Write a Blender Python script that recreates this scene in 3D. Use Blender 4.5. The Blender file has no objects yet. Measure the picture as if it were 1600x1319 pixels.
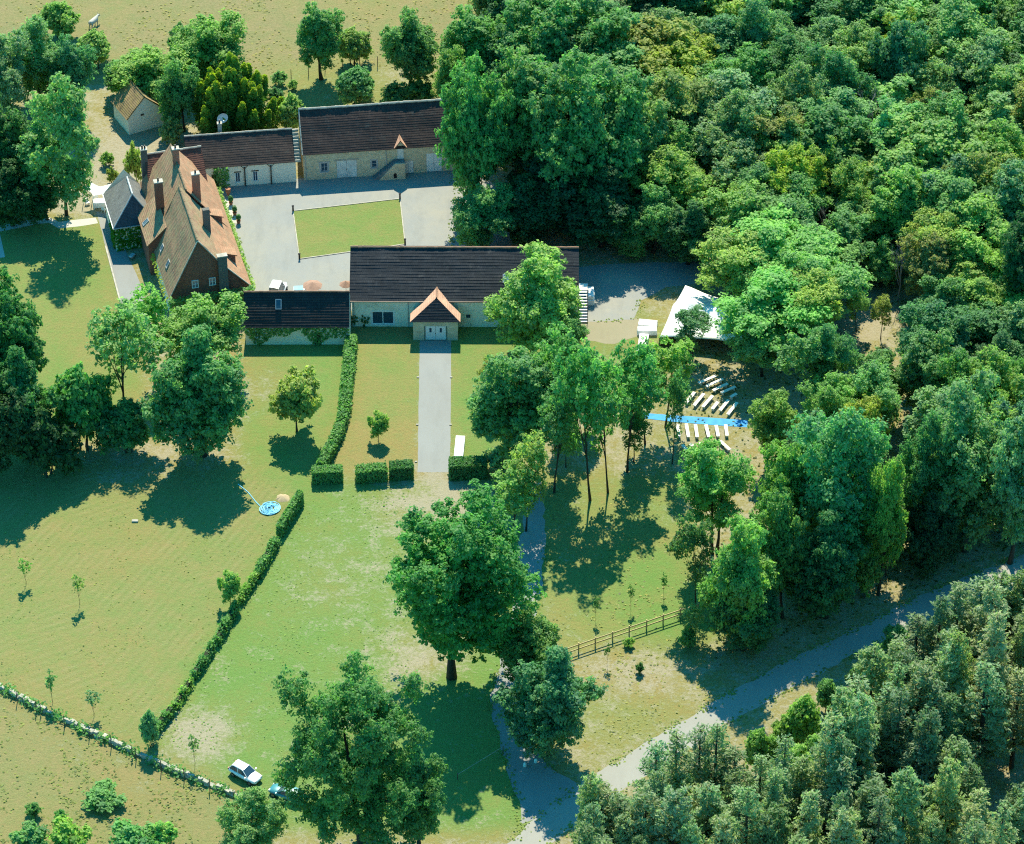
import bpy, math, random
import numpy as np
from mathutils import Vector, Matrix

random.seed(7)
S = bpy.context.scene
COL = S.collection
R = math.radians

# ------------------------------------------------------------------ camera, sky, sun, exposure
FPX, PITCH, DIST = 5200.0, R(38), 423.0
CAM = np.array([0, -DIST * math.cos(PITCH), DIST * math.sin(PITCH)])
FW = np.array([0, math.cos(PITCH), -math.sin(PITCH)])
UP = np.array([0, math.sin(PITCH), math.cos(PITCH)])
cd = bpy.data.cameras.new('camera')
cd.sensor_width = 36
cd.lens = FPX / 1600 * 36
cd.clip_start, cd.clip_end = 5, 6000
cam = bpy.data.objects.new('camera', cd)
COL.objects.link(cam)
cam.location = CAM
cam.rotation_euler = (R(90) - PITCH, 0, 0)
S.camera = cam

SUN_EL = R(52)
w = bpy.data.worlds.new('World')
S.world = w
w.use_nodes = True
nt = w.node_tree
nt.nodes.clear()
sky = nt.nodes.new('ShaderNodeTexSky')
sky.sky_type = 'NISHITA'
sky.sun_disc = False
sky.sun_elevation = SUN_EL
sky.sun_rotation = 0
sky.altitude = 300
sky.air_density = 1.0
sky.dust_density = 0.3
sky.ozone_density = 3.0
bg = nt.nodes.new('ShaderNodeBackground')
bg.inputs['Strength'].default_value = 0.13
wo = nt.nodes.new('ShaderNodeOutputWorld')
tint = nt.nodes.new('ShaderNodeMix')
tint.data_type = 'RGBA'
tint.blend_type = 'MULTIPLY'
tint.inputs[0].default_value = 1.0
tint.inputs[7].default_value = (0.14, 1.0, 1.04, 1)      # the photograph's cool, teal blue sky light
nt.links.new(sky.outputs[0], tint.inputs[6])
nt.links.new(tint.outputs[2], bg.inputs[0])
nt.links.new(bg.outputs[0], wo.inputs[0])

sl = bpy.data.lights.new('sun', 'SUN')
sl.energy = 4.2
sl.angle = R(0.5)
sl.color = (1.0, 0.93, 0.70)
sun = bpy.data.objects.new('sun', sl)
COL.objects.link(sun)
sun.location = (0, 60, 120)
sun.rotation_euler = (-(R(90) - SUN_EL), 0, 0)

S.view_settings.view_transform = 'Standard'
S.view_settings.look = 'None'
S.view_settings.exposure = 1.24
S.view_settings.gamma = 1.0
try:
    S.cycles.use_denoising = False
    S.cycles.filter_width = 1.15
except AttributeError:
    pass


# ------------------------------------------------------------------ helpers
def G(px, py, z=0.0):
    """point of the place that the photograph shows at pixel (px, py), at height z"""
    d = FW + np.array([1.0, 0, 0]) * (px - 800) / FPX + UP * (659.5 - py) / FPX
    t = (z - CAM[2]) / d[2]
    return Vector(CAM + d * t)


def PR(p):
    v = np.asarray(p) - CAM
    f = v @ FW
    return 800 + FPX * v[..., 0] / f, 659.5 - FPX * (v @ UP) / f


def tag(o, label=None, cat=None, group=None, kind=None):
    if label: o['label'] = label
    if cat: o['category'] = cat
    if group: o['group'] = group
    if kind: o['kind'] = kind
    return o


def empty(name, loc=(0, 0, 0), rz=0.0, label=None, cat=None, group=None):
    o = bpy.data.objects.new(name, None)
    COL.objects.link(o)
    o.location = loc
    o.rotation_euler = (0, 0, rz)
    return tag(o, label, cat, group)


def link_mesh(name, me, mat=None, parent=None):
    if mat is not None and not me.materials:
        me.materials.append(mat)
    o = bpy.data.objects.new(name, me)
    COL.objects.link(o)
    if parent is not None:
        o.parent = parent
    return o


def np_mesh(name, V, Fq, attrs=None, smooth=False):
    """fast mesh of quads/tris from arrays; attrs: {name: per-face floats}"""
    me = bpy.data.meshes.new(name)
    V = np.asarray(V, dtype=np.float32)
    Fq = np.asarray(Fq, dtype=np.int32)
    k = Fq.shape[1]
    me.vertices.add(len(V))
    me.vertices.foreach_set('co', V.ravel())
    me.loops.add(Fq.size)
    me.loops.foreach_set('vertex_index', Fq.ravel())
    me.polygons.add(len(Fq))
    me.polygons.foreach_set('loop_start', np.arange(0, Fq.size, k, dtype=np.int32))
    me.polygons.foreach_set('loop_total', np.full(len(Fq), k, dtype=np.int32))
    if smooth:
        me.polygons.foreach_set('use_smooth', np.ones(len(Fq), dtype=bool))
    me.update(calc_edges=True)
    if attrs:
        for n, a in attrs.items():
            a = np.asarray(a, dtype=np.float32)
            at = me.attributes.new(n, 'FLOAT', 'FACE' if len(a) == len(Fq) else 'POINT')
            at.data.foreach_set('value', a)
    return me


class MB:
    """collects shapes, builds one mesh object"""

    def __init__(self):
        self.v, self.f, self.uv = [], [], {}

    def quad(self, *pts, uv=None):
        i = len(self.v)
        self.v += [tuple(p) for p in pts]
        self.f.append(tuple(range(i, i + len(pts))))
        if uv: self.uv[len(self.f) - 1] = uv
        return self

    def box(self, x0, x1, y0, y1, z0, z1, M=None):
        P = [Vector((x, y, z)) for z in (z0, z1) for y in (y0, y1) for x in (x0, x1)]
        if M is not None: P = [M @ p for p in P]
        i = len(self.v)
        self.v += [tuple(p) for p in P]
        for q in ((0, 2, 3, 1), (4, 5, 7, 6), (0, 1, 5, 4), (2, 6, 7, 3), (0, 4, 6, 2), (1, 3, 7, 5)):
            self.f.append(tuple(i + a for a in q))
        return self

    def prism(self, poly, z0, z1, M=None):
        """poly: list of (x, y) counter-clockwise"""
        n = len(poly)
        P = [Vector((x, y, z0)) for x, y in poly] + [Vector((x, y, z1)) for x, y in poly]
        if M is not None: P = [M @ p for p in P]
        i = len(self.v)
        self.v += [tuple(p) for p in P]
        self.f.append(tuple(i + a for a in reversed(range(n))))
        self.f.append(tuple(i + n + a for a in range(n)))
        for a in range(n):
            b = (a + 1) % n
            self.f.append((i + a, i + b, i + n + b, i + n + a))
        return self

    def tube(self, pts, radii, k=6, cap=True):
        pts = [Vector(p) for p in pts]
        rings = []
        for j, p in enumerate(pts):
            d = (pts[min(j + 1, len(pts) - 1)] - pts[max(j - 1, 0)])
            d = d.normalized() if d.length > 1e-9 else Vector((0, 0, 1))
            a = d.orthogonal().normalized()
            b = d.cross(a)
            i = len(self.v)
            for t in range(k):
                an = 2 * math.pi * t / k
                self.v.append(tuple(p + (a * math.cos(an) + b * math.sin(an)) * radii[j]))
            rings.append(i)
        for j in range(len(rings) - 1):
            for t in range(k):
                u = (t + 1) % k
                self.f.append((rings[j] + t, rings[j] + u, rings[j + 1] + u, rings[j + 1] + t))
        if cap:
            self.f.append(tuple(rings[-1] + t for t in range(k)))
            self.f.append(tuple(rings[0] + t for t in reversed(range(k))))
        return self

    def mesh(self, name, smooth=False):
        me = bpy.data.meshes.new(name)
        me.from_pydata(self.v, [], self.f)
        if self.uv:
            l = me.uv_layers.new(name='UVMap')
            for pi, uv in self.uv.items():
                p = me.polygons[pi]
                for li, c in zip(p.loop_indices, uv): l.data[li].uv = c
        if smooth: me.shade_smooth()
        me.update()
        return me

    def build(self, name, mat, parent=None, smooth=False, kind=None):
        o = link_mesh(name, self.mesh(name, smooth), mat, parent)
        if kind: o['kind'] = kind
        return o


def bevel(o, wdt=0.05, seg=2):
    m = o.modifiers.new('bevel', 'BEVEL')
    m.width = wdt
    m.segments = seg
    m.limit_method = 'ANGLE'
    return o


# ------------------------------------------------------------------ materials
def new_mat(name):
    m = bpy.data.materials.new(name)
    m.use_nodes = True
    nt = m.node_tree
    nt.nodes.clear()
    out = nt.nodes.new('ShaderNodeOutputMaterial')
    b = nt.nodes.new('ShaderNodeBsdfPrincipled')
    nt.links.new(b.outputs[0], out.inputs[0])
    return m, nt, b, out


class N:
    """tiny node builder"""

    def __init__(self, nt): self.nt = nt

    def set(self, sock, val):
        if isinstance(val, bpy.types.NodeSocket): self.nt.links.new(val, sock)
        elif val is not None:
            if isinstance(val, (tuple, list)) and len(val) == 3 and sock.type == 'RGBA': val = (*val, 1)
            sock.default_value = val

    def obj(self): return self.nt.nodes.new('ShaderNodeTexCoord').outputs['Object']
    def uvc(self): return self.nt.nodes.new('ShaderNodeTexCoord').outputs['UV']
    def pos(self): return self.nt.nodes.new('ShaderNodeNewGeometry').outputs['Position']

    def noise(self, vec, scale, detail=3, rough=0.55, dist=0.0):
        n = self.nt.nodes.new('ShaderNodeTexNoise')
        self.set(n.inputs['Vector'], vec)
        n.inputs['Scale'].default_value = scale
        n.inputs['Detail'].default_value = detail
        n.inputs['Roughness'].default_value = rough
        n.inputs['Distortion'].default_value = dist
        return n.outputs['Fac']

    def voro(self, vec, scale, feature='F1', out='Distance', rnd=1.0):
        n = self.nt.nodes.new('ShaderNodeTexVoronoi')
        n.feature = feature
        self.set(n.inputs['Vector'], vec)
        n.inputs['Scale'].default_value = scale
        n.inputs['Randomness'].default_value = rnd
        return n.outputs[out]

    def ramp(self, fac, lo, hi, a=0.0, b=1.0):
        n = self.nt.nodes.new('ShaderNodeMapRange')
        n.clamp = True
        self.set(n.inputs[0], fac)
        for i, x in enumerate((lo, hi, a, b)): n.inputs[i + 1].default_value = x
        return n.outputs[0]

    def math(self, op, a, b=None):
        n = self.nt.nodes.new('ShaderNodeMath')
        n.operation = op
        self.set(n.inputs[0], a)
        if b is not None: self.set(n.inputs[1], b)
        return n.outputs[0]

    def mix(self, fac, a, b, mode='MIX'):
        n = self.nt.nodes.new('ShaderNodeMix')
        n.data_type = 'RGBA'
        n.blend_type = mode
        self.set(n.inputs[0], fac)
        self.set(n.inputs[6], a)
        self.set(n.inputs[7], b)
        return n.outputs[2]

    def attr(self, name, out='Fac'):
        n = self.nt.nodes.new('ShaderNodeAttribute')
        n.attribute_name = name
        return n.outputs[out]

    def mapping(self, vec, scale=(1, 1, 1), rot=(0, 0, 0)):
        n = self.nt.nodes.new('ShaderNodeMapping')
        self.set(n.inputs['Vector'], vec)
        n.inputs['Scale'].default_value = scale
        n.inputs['Rotation'].default_value = rot
        return n.outputs[0]

    def bump(self, h, strength=0.5, dist=0.1):
        n = self.nt.nodes.new('ShaderNodeBump')
        n.inputs['Strength'].default_value = strength
        n.inputs['Distance'].default_value = dist
        self.set(n.inputs['Height'], h)
        return n.outputs[0]


KA = 0.58      # overall reflectance of mineral and painted surfaces


def sc(c, k=None): return tuple(x * (k or KA) for x in c)


def plain(name, col, rough=0.6, var=0.12, scale=3.0, metal=0.0, spec=0.3, bump=0.0):
    m, nt, b, out = new_mat(name)
    n = N(nt)
    col = sc(col)
    f = n.noise(n.obj(), scale, 4)
    c = n.mix(n.ramp(f, 0.3, 0.7), tuple(x * (1 - var) for x in col), tuple(min(.9, x * (1 + var)) for x in col))
    n.set(b.inputs['Base Color'], c)
    b.inputs['Roughness'].default_value = rough
    b.inputs['Metallic'].default_value = metal
    b.inputs['Specular IOR Level'].default_value = spec
    if bump: n.set(b.inputs['Normal'], n.bump(n.noise(n.obj(), scale * 6, 4), bump, 0.05))
    return m


def leaf_mat(name, trans=0.5, hue=(1.25, 1.1, 0.8)):
    """foliage: the tree's own colour (object colour), each leaf spray a little different"""
    m, nt, b, out = new_mat(name)
    n = N(nt)
    oi = nt.nodes.new('ShaderNodeObjectInfo')
    r = n.attr('rnd')
    base = oi.outputs['Color']
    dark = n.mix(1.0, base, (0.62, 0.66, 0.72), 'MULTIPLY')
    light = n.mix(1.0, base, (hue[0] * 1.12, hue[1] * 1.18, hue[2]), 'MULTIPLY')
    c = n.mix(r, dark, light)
    tip = n.attr('tip')
    c = n.mix(n.math('MULTIPLY', tip, 0.75), c, (0.46, 0.50, 0.03))
    b.inputs['Roughness'].default_value = 0.6
    b.inputs['Specular IOR Level'].default_value = 0.25
    n.set(b.inputs['Base Color'], c)
    t = nt.nodes.new('ShaderNodeBsdfTranslucent')
    n.set(t.inputs['Color'], n.mix(1.0, c, (1.2, 1.45, 0.75), 'MULTIPLY'))
    mx = nt.nodes.new('ShaderNodeMixShader')
    mx.inputs[0].default_value = trans
    nt.links.new(b.outputs[0], mx.inputs[1])
    nt.links.new(t.outputs[0], mx.inputs[2])
    nt.links.new(mx.outputs[0], out.inputs[0])
    return m


def tile_mat(name, c1, c2, mortar, moss=None, moss_amt=0.3, tw=0.22, th=0.30, streak=0.0):
    m, nt, b, out = new_mat(name)
    n = N(nt)
    uv = n.uvc()
    c1, c2, mortar = sc(c1), sc(c2), sc(mortar)
    if moss: moss = sc(moss)
    br = nt.nodes.new('ShaderNodeTexBrick')
    n.set(br.inputs['Vector'], uv)
    n.set(br.inputs['Color1'], c1); n.set(br.inputs['Color2'], c2); n.set(br.inputs['Mortar'], mortar)
    br.inputs['Scale'].default_value = 1.0
    br.inputs['Brick Width'].default_value = tw
    br.inputs['Row Height'].default_value = th
    br.inputs['Mortar Size'].default_value = 0.012
    br.inputs['Bias'].default_value = 0.0
    c = br.outputs['Color']
    f = n.noise(uv, 0.55, 5, 0.65)
    c = n.mix(n.ramp(f, 0.35, 0.7, 0, 0.7), c, tuple(x * 0.5 for x in c1))
    f2 = n.noise(n.mapping(uv, (3.0, 0.5, 1)), 1.2, 4, 0.7)
    c = n.mix(n.ramp(f2, 0.55, 0.8, 0, 0.45), c, tuple(min(1, x * 1.7 + 0.03) for x in c2))
    if moss:
        f3 = n.noise(uv, 0.9, 5, 0.7)
        c = n.mix(n.ramp(f3, 0.62 - moss_amt * 0.5, 0.82 - moss_amt * 0.5, 0, 0.85), c, moss)
    n.set(b.inputs['Base Color'], c)
    b.inputs['Roughness'].default_value = 0.8
    b.inputs['Specular IOR Level'].default_value = 0.25
    h = n.math('ADD', n.math('MULTIPLY', br.outputs['Fac'], -0.6), n.noise(uv, 5, 4))
    n.set(b.inputs['Normal'], n.bump(h, 0.6, 0.04))
    return m


def stone_mat(name, c1, c2, mortar, scale=2.4, render=None, ramt=0.0):
    m, nt, b, out = new_mat(name)
    n = N(nt)
    c1, c2, mortar = sc(c1), sc(c2), sc(mortar)
    if render: render = sc(render)
    o = n.mapping(n.obj(), (1, 1, 1.7))
    cellc = n.voro(o, scale, 'F1', 'Color')
    sep = nt.nodes.new('ShaderNodeSeparateColor')
    n.set(sep.inputs[0], cellc)
    edge = n.voro(o, scale, 'DISTANCE_TO_EDGE', 'Distance')
    c = n.mix(sep.outputs[0], c1, c2)
    c = n.mix(n.ramp(n.noise(n.obj(), 0.6, 4), 0.3, 0.75, 0, 0.5), c, tuple(x * 0.6 for x in c1))
    c = n.mix(n.ramp(edge, 0.02, 0.08, 0.9, 0.0), c, mortar)
    if render:
        c = n.mix(n.ramp(n.noise(n.obj(), 0.5, 5, 0.6), 0.55 - ramt * 0.4, 0.65 - ramt * 0.4), c, render)
    n.set(b.inputs['Base Color'], c)
    b.inputs['Roughness'].default_value = 0.9
    b.inputs['Specular IOR Level'].default_value = 0.15
    n.set(b.inputs['Normal'], n.bump(n.ramp(edge, 0, 0.12), 0.5, 0.05))
    return m


def gravel_mat(name, col, dirt, amt=0.35, patch=None):
    m, nt, b, out = new_mat(name)
    n = N(nt)
    p = n.pos()
    col, dirt = sc(col), sc(dirt)
    if patch: patch = sc(patch)
    c = n.mix(n.noise(p, 9, 3, 0.7), tuple(x * 0.8 for x in col), tuple(x * 1.15 for x in col))
    c = n.mix(n.ramp(n.noise(p, 0.12, 7, 0.72), 0.40, 0.66, 0, amt * 1.3), c, dirt)
    c = n.mix(n.ramp(n.noise(n.mapping(p, (1, 0.35, 1)), 0.5, 6, 0.75), 0.48, 0.75, 0, amt), c, tuple(x * 0.72 for x in col))
    if patch:
        c = n.mix(n.ramp(n.noise(p, 0.10, 4, 0.5), 0.60, 0.66, 0, 0.7), c, patch)
    n.set(b.inputs['Base Color'], c)
    b.inputs['Roughness'].default_value = 0.9
    b.inputs['Specular IOR Level'].default_value = 0.2
    n.set(b.inputs['Normal'], n.bump(n.noise(p, 14, 3, 0.8), 0.35, 0.04))
    return m


M = {}
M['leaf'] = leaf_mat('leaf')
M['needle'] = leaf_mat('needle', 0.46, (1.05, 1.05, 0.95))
M['bark'] = plain('bark', (0.075, 0.062, 0.045), 0.9, 0.3, 2.5, bump=0.6)
M['deadwood'] = plain('dead_wood', (0.36, 0.36, 0.33), 0.85, 0.2, 2.0)
M['twig'] = plain('hedge_twigs', (0.03, 0.04, 0.018), 0.95, 0.3, 2.5)
M['tile_barn'] = tile_mat('old_brown_tiles', (0.085, 0.058, 0.056), (0.12, 0.074, 0.064), (0.035, 0.028, 0.026), (0.13, 0.14, 0.13), 0.12)
M['tile_out'] = tile_mat('brown_tiles', (0.098, 0.068, 0.062), (0.135, 0.088, 0.074), (0.04, 0.03, 0.028), (0.11, 0.115, 0.10), 0.1)
M['tile_hall'] = tile_mat('dark_interlocking_tiles', (0.034, 0.042, 0.056), (0.046, 0.052, 0.064), (0.016, 0.018, 0.022), (0.13, 0.12, 0.12), 0.10, 0.30, 0.36)
M['tile_annex'] = tile_mat('dark_blue_grey_tiles', (0.055, 0.052, 0.058), (0.075, 0.066, 0.066), (0.02, 0.02, 0.022), (0.10, 0.085, 0.07), 0.05)
M['tile_manor'] = tile_mat('weathered_manor_tiles', (0.50, 0.285, 0.175), (0.72, 0.43, 0.265), (0.18, 0.12, 0.09), (0.46, 0.37, 0.20), 0.4)
M['tile_orange'] = tile_mat('orange_clay_tiles', (0.66, 0.34, 0.195), (0.86, 0.47, 0.28), (0.28, 0.15, 0.10), (0.46, 0.32, 0.19), 0.32)
M['tile_pink'] = tile_mat('new_pink_clay_tiles', (0.95, 0.54, 0.37), (1.05, 0.63, 0.44), (0.45, 0.25, 0.16), None, 0)
M['tile_red'] = tile_mat('dark_red_tiles', (0.25, 0.10, 0.075), (0.31, 0.13, 0.09), (0.1, 0.05, 0.04), None, 0)
M['tile_moss'] = tile_mat('mossy_tiles', (0.46, 0.31, 0.16), (0.54, 0.38, 0.19), (0.2, 0.15, 0.06), (0.50, 0.38, 0.12), 0.3)
M['slate'] = tile_mat('grey_slates', (0.30, 0.31, 0.31), (0.38, 0.38, 0.37), (0.16, 0.17, 0.17), (0.36, 0.36, 0.28), 0.15, 0.25, 0.2)
M['slate_shaded'] = tile_mat('slates_painted_shaded', (0.10, 0.12, 0.15), (0.13, 0.15, 0.18), (0.06, 0.07, 0.09), None, 0, 0.25, 0.2)  # same slates as the rest of the wing, shade put into the colour
M['stone_barn'] = stone_mat('barn_limestone', (0.95, 0.76, 0.49), (1.2, 1.02, 0.70), (0.9, 0.78, 0.58))
M['stone_hall'] = stone_mat('hall_limestone', (1.15, 1.06, 0.84), (1.35, 1.26, 1.02), (1.25, 1.16, 0.95), 2.2, (1.35, 1.25, 1.02), 0.35)
M['stone_rubble'] = stone_mat('porch_rubble_stone', (0.85, 0.74, 0.52), (1.15, 1.02, 0.76), (0.9, 0.82, 0.64), 1.8)
M['render_cream'] = stone_mat('cream_lime_render', (1.2, 1.1, 0.9), (1.35, 1.24, 1.0), (1.1, 1.0, 0.8), 1.6, (1.3, 1.2, 0.98), 0.8)
M['brick'] = stone_mat('tile_hung_brick', (0.42, 0.17, 0.12), (0.56, 0.25, 0.17), (0.28, 0.14, 0.10), 4.0)
M['brick_red'] = stone_mat('red_chimney_brick', (0.75, 0.22, 0.13), (0.9, 0.32, 0.2), (0.6, 0.34, 0.25), 6.0)
M['brick_grey'] = stone_mat('grey_chimney_render', (0.24, 0.23, 0.20), (0.3, 0.28, 0.25), (0.22, 0.2, 0.18), 4.0)
M['white_paint'] = plain('white_paint', (1.2, 1.2, 1.18), 0.5, 0.04, 2.0)
M['white_door'] = plain('weathered_white_door', (1.05, 1.03, .96), 0.6, 0.16, 1.2)
M['lime'] = plain('pale_ridge_mortar', (0.62, 0.57, 0.48), 0.9, 0.25, 1.5)
M['zinc'] = plain('pale_zinc', (0.62, 0.66, 0.68), 0.45, 0.1, 1.5, 0.2)
M['dark_wood'] = plain('dark_wood', (0.10, 0.075, 0.055), 0.8, 0.25, 4)
M['fence_wood'] = plain('fresh_yellow_timber', (0.66, 0.52, 0.24), 0.7, 0.15, 3)
M['post_wood'] = plain('grey_brown_post', (0.16, 0.13, 0.09), 0.9, 0.25, 4)
M['metal_dark'] = plain('dark_metal', (0.05, 0.05, 0.055), 0.5, 0.1, 3, 0.5)
M['wire'] = plain('fence_wire', (0.16, 0.16, 0.15), 0.8, 0.05, 2, 0.0, 0.1)
M['cloth'] = plain('white_cloth', (1.25, 1.25, 1.24), 0.8, 0.03, 1.0)
M['bench_white'] = plain('pale_bench_top', (1.2, 1.12, 1.0), 0.75, 0.05, 2.0)
M['blue_carpet'] = plain('blue_carpet', (0.10, 0.46, 0.95), 0.9, 0.2, 0.9)
M['blue_sheet'] = plain('light_blue_sheet', (0.30, 0.85, 1.15), 0.6, 0.2, 1.5)
M['terracotta'] = plain('terracotta', (0.50, 0.20, 0.11), 0.8, 0.15, 3)
M['rust_cloth'] = plain('rust_canopy', (0.50, 0.30, 0.22), 0.8, 0.15, 2)
M['sand'] = plain('sand_heap', (0.60, 0.47, 0.29), 0.95, 0.15, 2, bump=0.4)
M['wall_stone'] = plain('pale_wall_stone', (0.62, 0.58, 0.47), 0.9, 0.28, 1.7, bump=0.5)
M['car_white'] = plain('white_car_paint', (1.25, 1.25, 1.25), 0.25, 0.02, 1, 0.0, 0.5)
M['car_teal'] = plain('teal_car_paint', (0.07, 0.33, 0.37), 0.3, 0.05, 1, 0.1, 0.5)
M['tyre'] = plain('tyre', (0.025, 0.025, 0.025), 0.9, 0.1, 4)
M['rim'] = plain('alloy_rim', (0.5, 0.5, 0.52), 0.3, 0.05, 4, 0.8)
M['hide'] = plain('white_hide', (0.72, 0.68, 0.60), 0.85, 0.1, 2)
M['lamp'] = plain('clear_lamp', (0.75, 0.77, 0.78), 0.15, 0.03, 4)
M['red_lamp'] = plain('red_lamp', (0.45, 0.02, 0.02), 0.25, 0.03, 4)
mg, ntg, bgls, _o = new_mat('window_glass')
bgls.inputs['Base Color'].default_value = (0.03, 0.06, 0.09, 1)
bgls.inputs['Roughness'].default_value = 0.06
bgls.inputs['Specular IOR Level'].default_value = 0.8
M['glass'] = mg
mg2, ntg, bgls, _o = new_mat('skylight_glass')
bgls.inputs['Base Color'].default_value = (0.10, 0.17, 0.22, 1)
bgls.inputs['Roughness'].default_value = 0.12
bgls.inputs['Specular IOR Level'].default_value = 1.0
M['skylight'] = mg2
M['yard'] = gravel_mat('pale_grey_gravel', (0.395, 0.405, 0.395), (0.47, 0.44, 0.37), 0.6, (0.52, 0.48, 0.40))
M['path'] = gravel_mat('grey_path', (0.40, 0.408, 0.40), (0.35, 0.345, 0.325), 0.5)
M['road'] = gravel_mat('worn_pale_asphalt', (0.47, 0.46, 0.42), (0.42, 0.40, 0.355), 0.4)
M['pebble'] = gravel_mat('tan_pebbles', (0.45, 0.39, 0.27), (0.36, 0.34, 0.22), 0.6)
M['paving_white'] = gravel_mat('pale_paving', (0.72, 0.69, 0.63), (0.62, 0.58, 0.5), 0.3)


def ground_mat():
    m, nt, b, out = new_mat('grassland')
    n = N(nt)
    p = n.pos()
    g, bare, fld, yel = n.attr('green'), n.attr('bare'), n.attr('field'), n.attr('mow')
    big = n.noise(p, 0.07, 6, 0.62)
    mid = n.noise(p, 0.40, 6, 0.70)
    fine = n.noise(p, 2.2, 5, 0.78)
    tiny = n.noise(p, 7.0, 4, 0.85)
    # green cover: attribute broken up by noise
    gg = n.math('ADD', g, n.math('MULTIPLY', n.math('SUBTRACT', big, 0.5), 1.3))
    gg = n.math('ADD', gg, n.math('MULTIPLY', n.math('SUBTRACT', mid, 0.5), 1.3))
    gg = n.math('ADD', gg, n.math('MULTIPLY', n.math('SUBTRACT', fine, 0.5), 1.2))
    gg = n.math('ADD', gg, n.math('MULTIPLY', n.math('SUBTRACT', tiny, 0.5), 0.5))
    gg = n.ramp(gg, 0.0, 1.0)
    dry = n.mix(mid, (0.268, 0.209, 0.080), (0.214, 0.184, 0.066))
    lush = n.mix(fine, (0.098, 0.196, 0.046), (0.153, 0.239, 0.061))
    c = n.mix(gg, dry, lush)
    # mowing stripes of the meadow: two swathes of lines meeting at an angle, broken up by noise
    def stripes(rot, sc_, dist):
        wv = nt.nodes.new('ShaderNodeTexWave')
        n.set(wv.inputs['Vector'], n.mapping(p, (1, 1, 1), (0, 0, R(rot))))
        wv.inputs['Scale'].default_value = sc_
        wv.inputs['Distortion'].default_value = dist
        wv.inputs['Detail'].default_value = 3
        wv.inputs['Detail Scale'].default_value = 0.3
        return wv.outputs['Fac']

    zone = n.ramp(n.noise(p, 0.045, 2, 0.5, 0.6), 0.44, 0.56)
    st_ = n.mix(zone, stripes(28, 0.30, 1.6), stripes(62, 0.27, 2.2))
    brk = n.ramp(n.noise(n.mapping(p, (1, 1, 1)), 0.25, 4, 0.6), 0.35, 0.65)
    k_ = n.math('MULTIPLY', n.math('MULTIPLY', yel, brk), st_)
    c = n.mix(n.math('MULTIPLY', k_, 0.28), c, (0.31, 0.265, 0.135))
    k2 = n.math('MULTIPLY', n.math('MULTIPLY', yel, brk), n.math('SUBTRACT', 1.0, st_))
    c = n.mix(n.math('MULTIPLY', k2, 0.16), c, (0.125, 0.16, 0.055))
    # rough dry field: rusty blotches
    rust = n.mix(n.ramp(mid, 0.35, 0.65), (0.257, 0.199, 0.104), (0.195, 0.187, 0.083))
    rust = n.mix(n.ramp(fine, 0.48, 0.72, 0, 0.75), rust, (0.104, 0.112, 0.040))
    c = n.mix(n.math('MULTIPLY', fld, n.ramp(big, 0.3, 0.6, 0.35, 0.95)), c, rust)
    # bare, trodden earth
    bb = n.math('ADD', bare, n.math('MULTIPLY', n.math('SUBTRACT', mid, 0.5), 1.3))
    bb = n.math('ADD', bb, n.math('MULTIPLY', n.math('SUBTRACT', fine, 0.5), 1.3))
    bb = n.ramp(bb, 0.40, 0.72)
    earth = n.mix(fine, (0.282, 0.237, 0.166), (0.357, 0.320, 0.237))
    c = n.mix(n.math('MULTIPLY', bb, 0.9), c, earth)
    # scattered pale bits and dark tufts
    c = n.mix(n.ramp(tiny, 0.56, 0.72, 0, 0.7), c, (0.332, 0.299, 0.203))
    c = n.mix(n.ramp(tiny, 0.2, 0.44, 0.65, 0), c, (0.062, 0.087, 0.030))
    n.set(b.inputs['Base Color'], c)
    b.inputs['Roughness'].default_value = 0.95
    b.inputs['Specular IOR Level'].default_value = 0.1
    h = n.math('ADD', n.math('MULTIPLY', fine, 0.8), n.math('MULTIPLY', tiny, 0.6))
    n.set(b.inputs['Normal'], n.bump(h, 1.0, 0.2))
    return m


# ------------------------------------------------------------------ ground
def pip(X, Y, poly):
    ins = np.zeros(X.shape, bool)
    n = len(poly)
    for i in range(n):
        x0, y0 = poly[i]
        x1, y1 = poly[(i + 1) % n]
        c = ((y0 > Y) != (y1 > Y)) & (X < (x1 - x0) * (Y - y0) / (y1 - y0 + 1e-9) + x0)
        ins ^= c
    return ins


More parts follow.
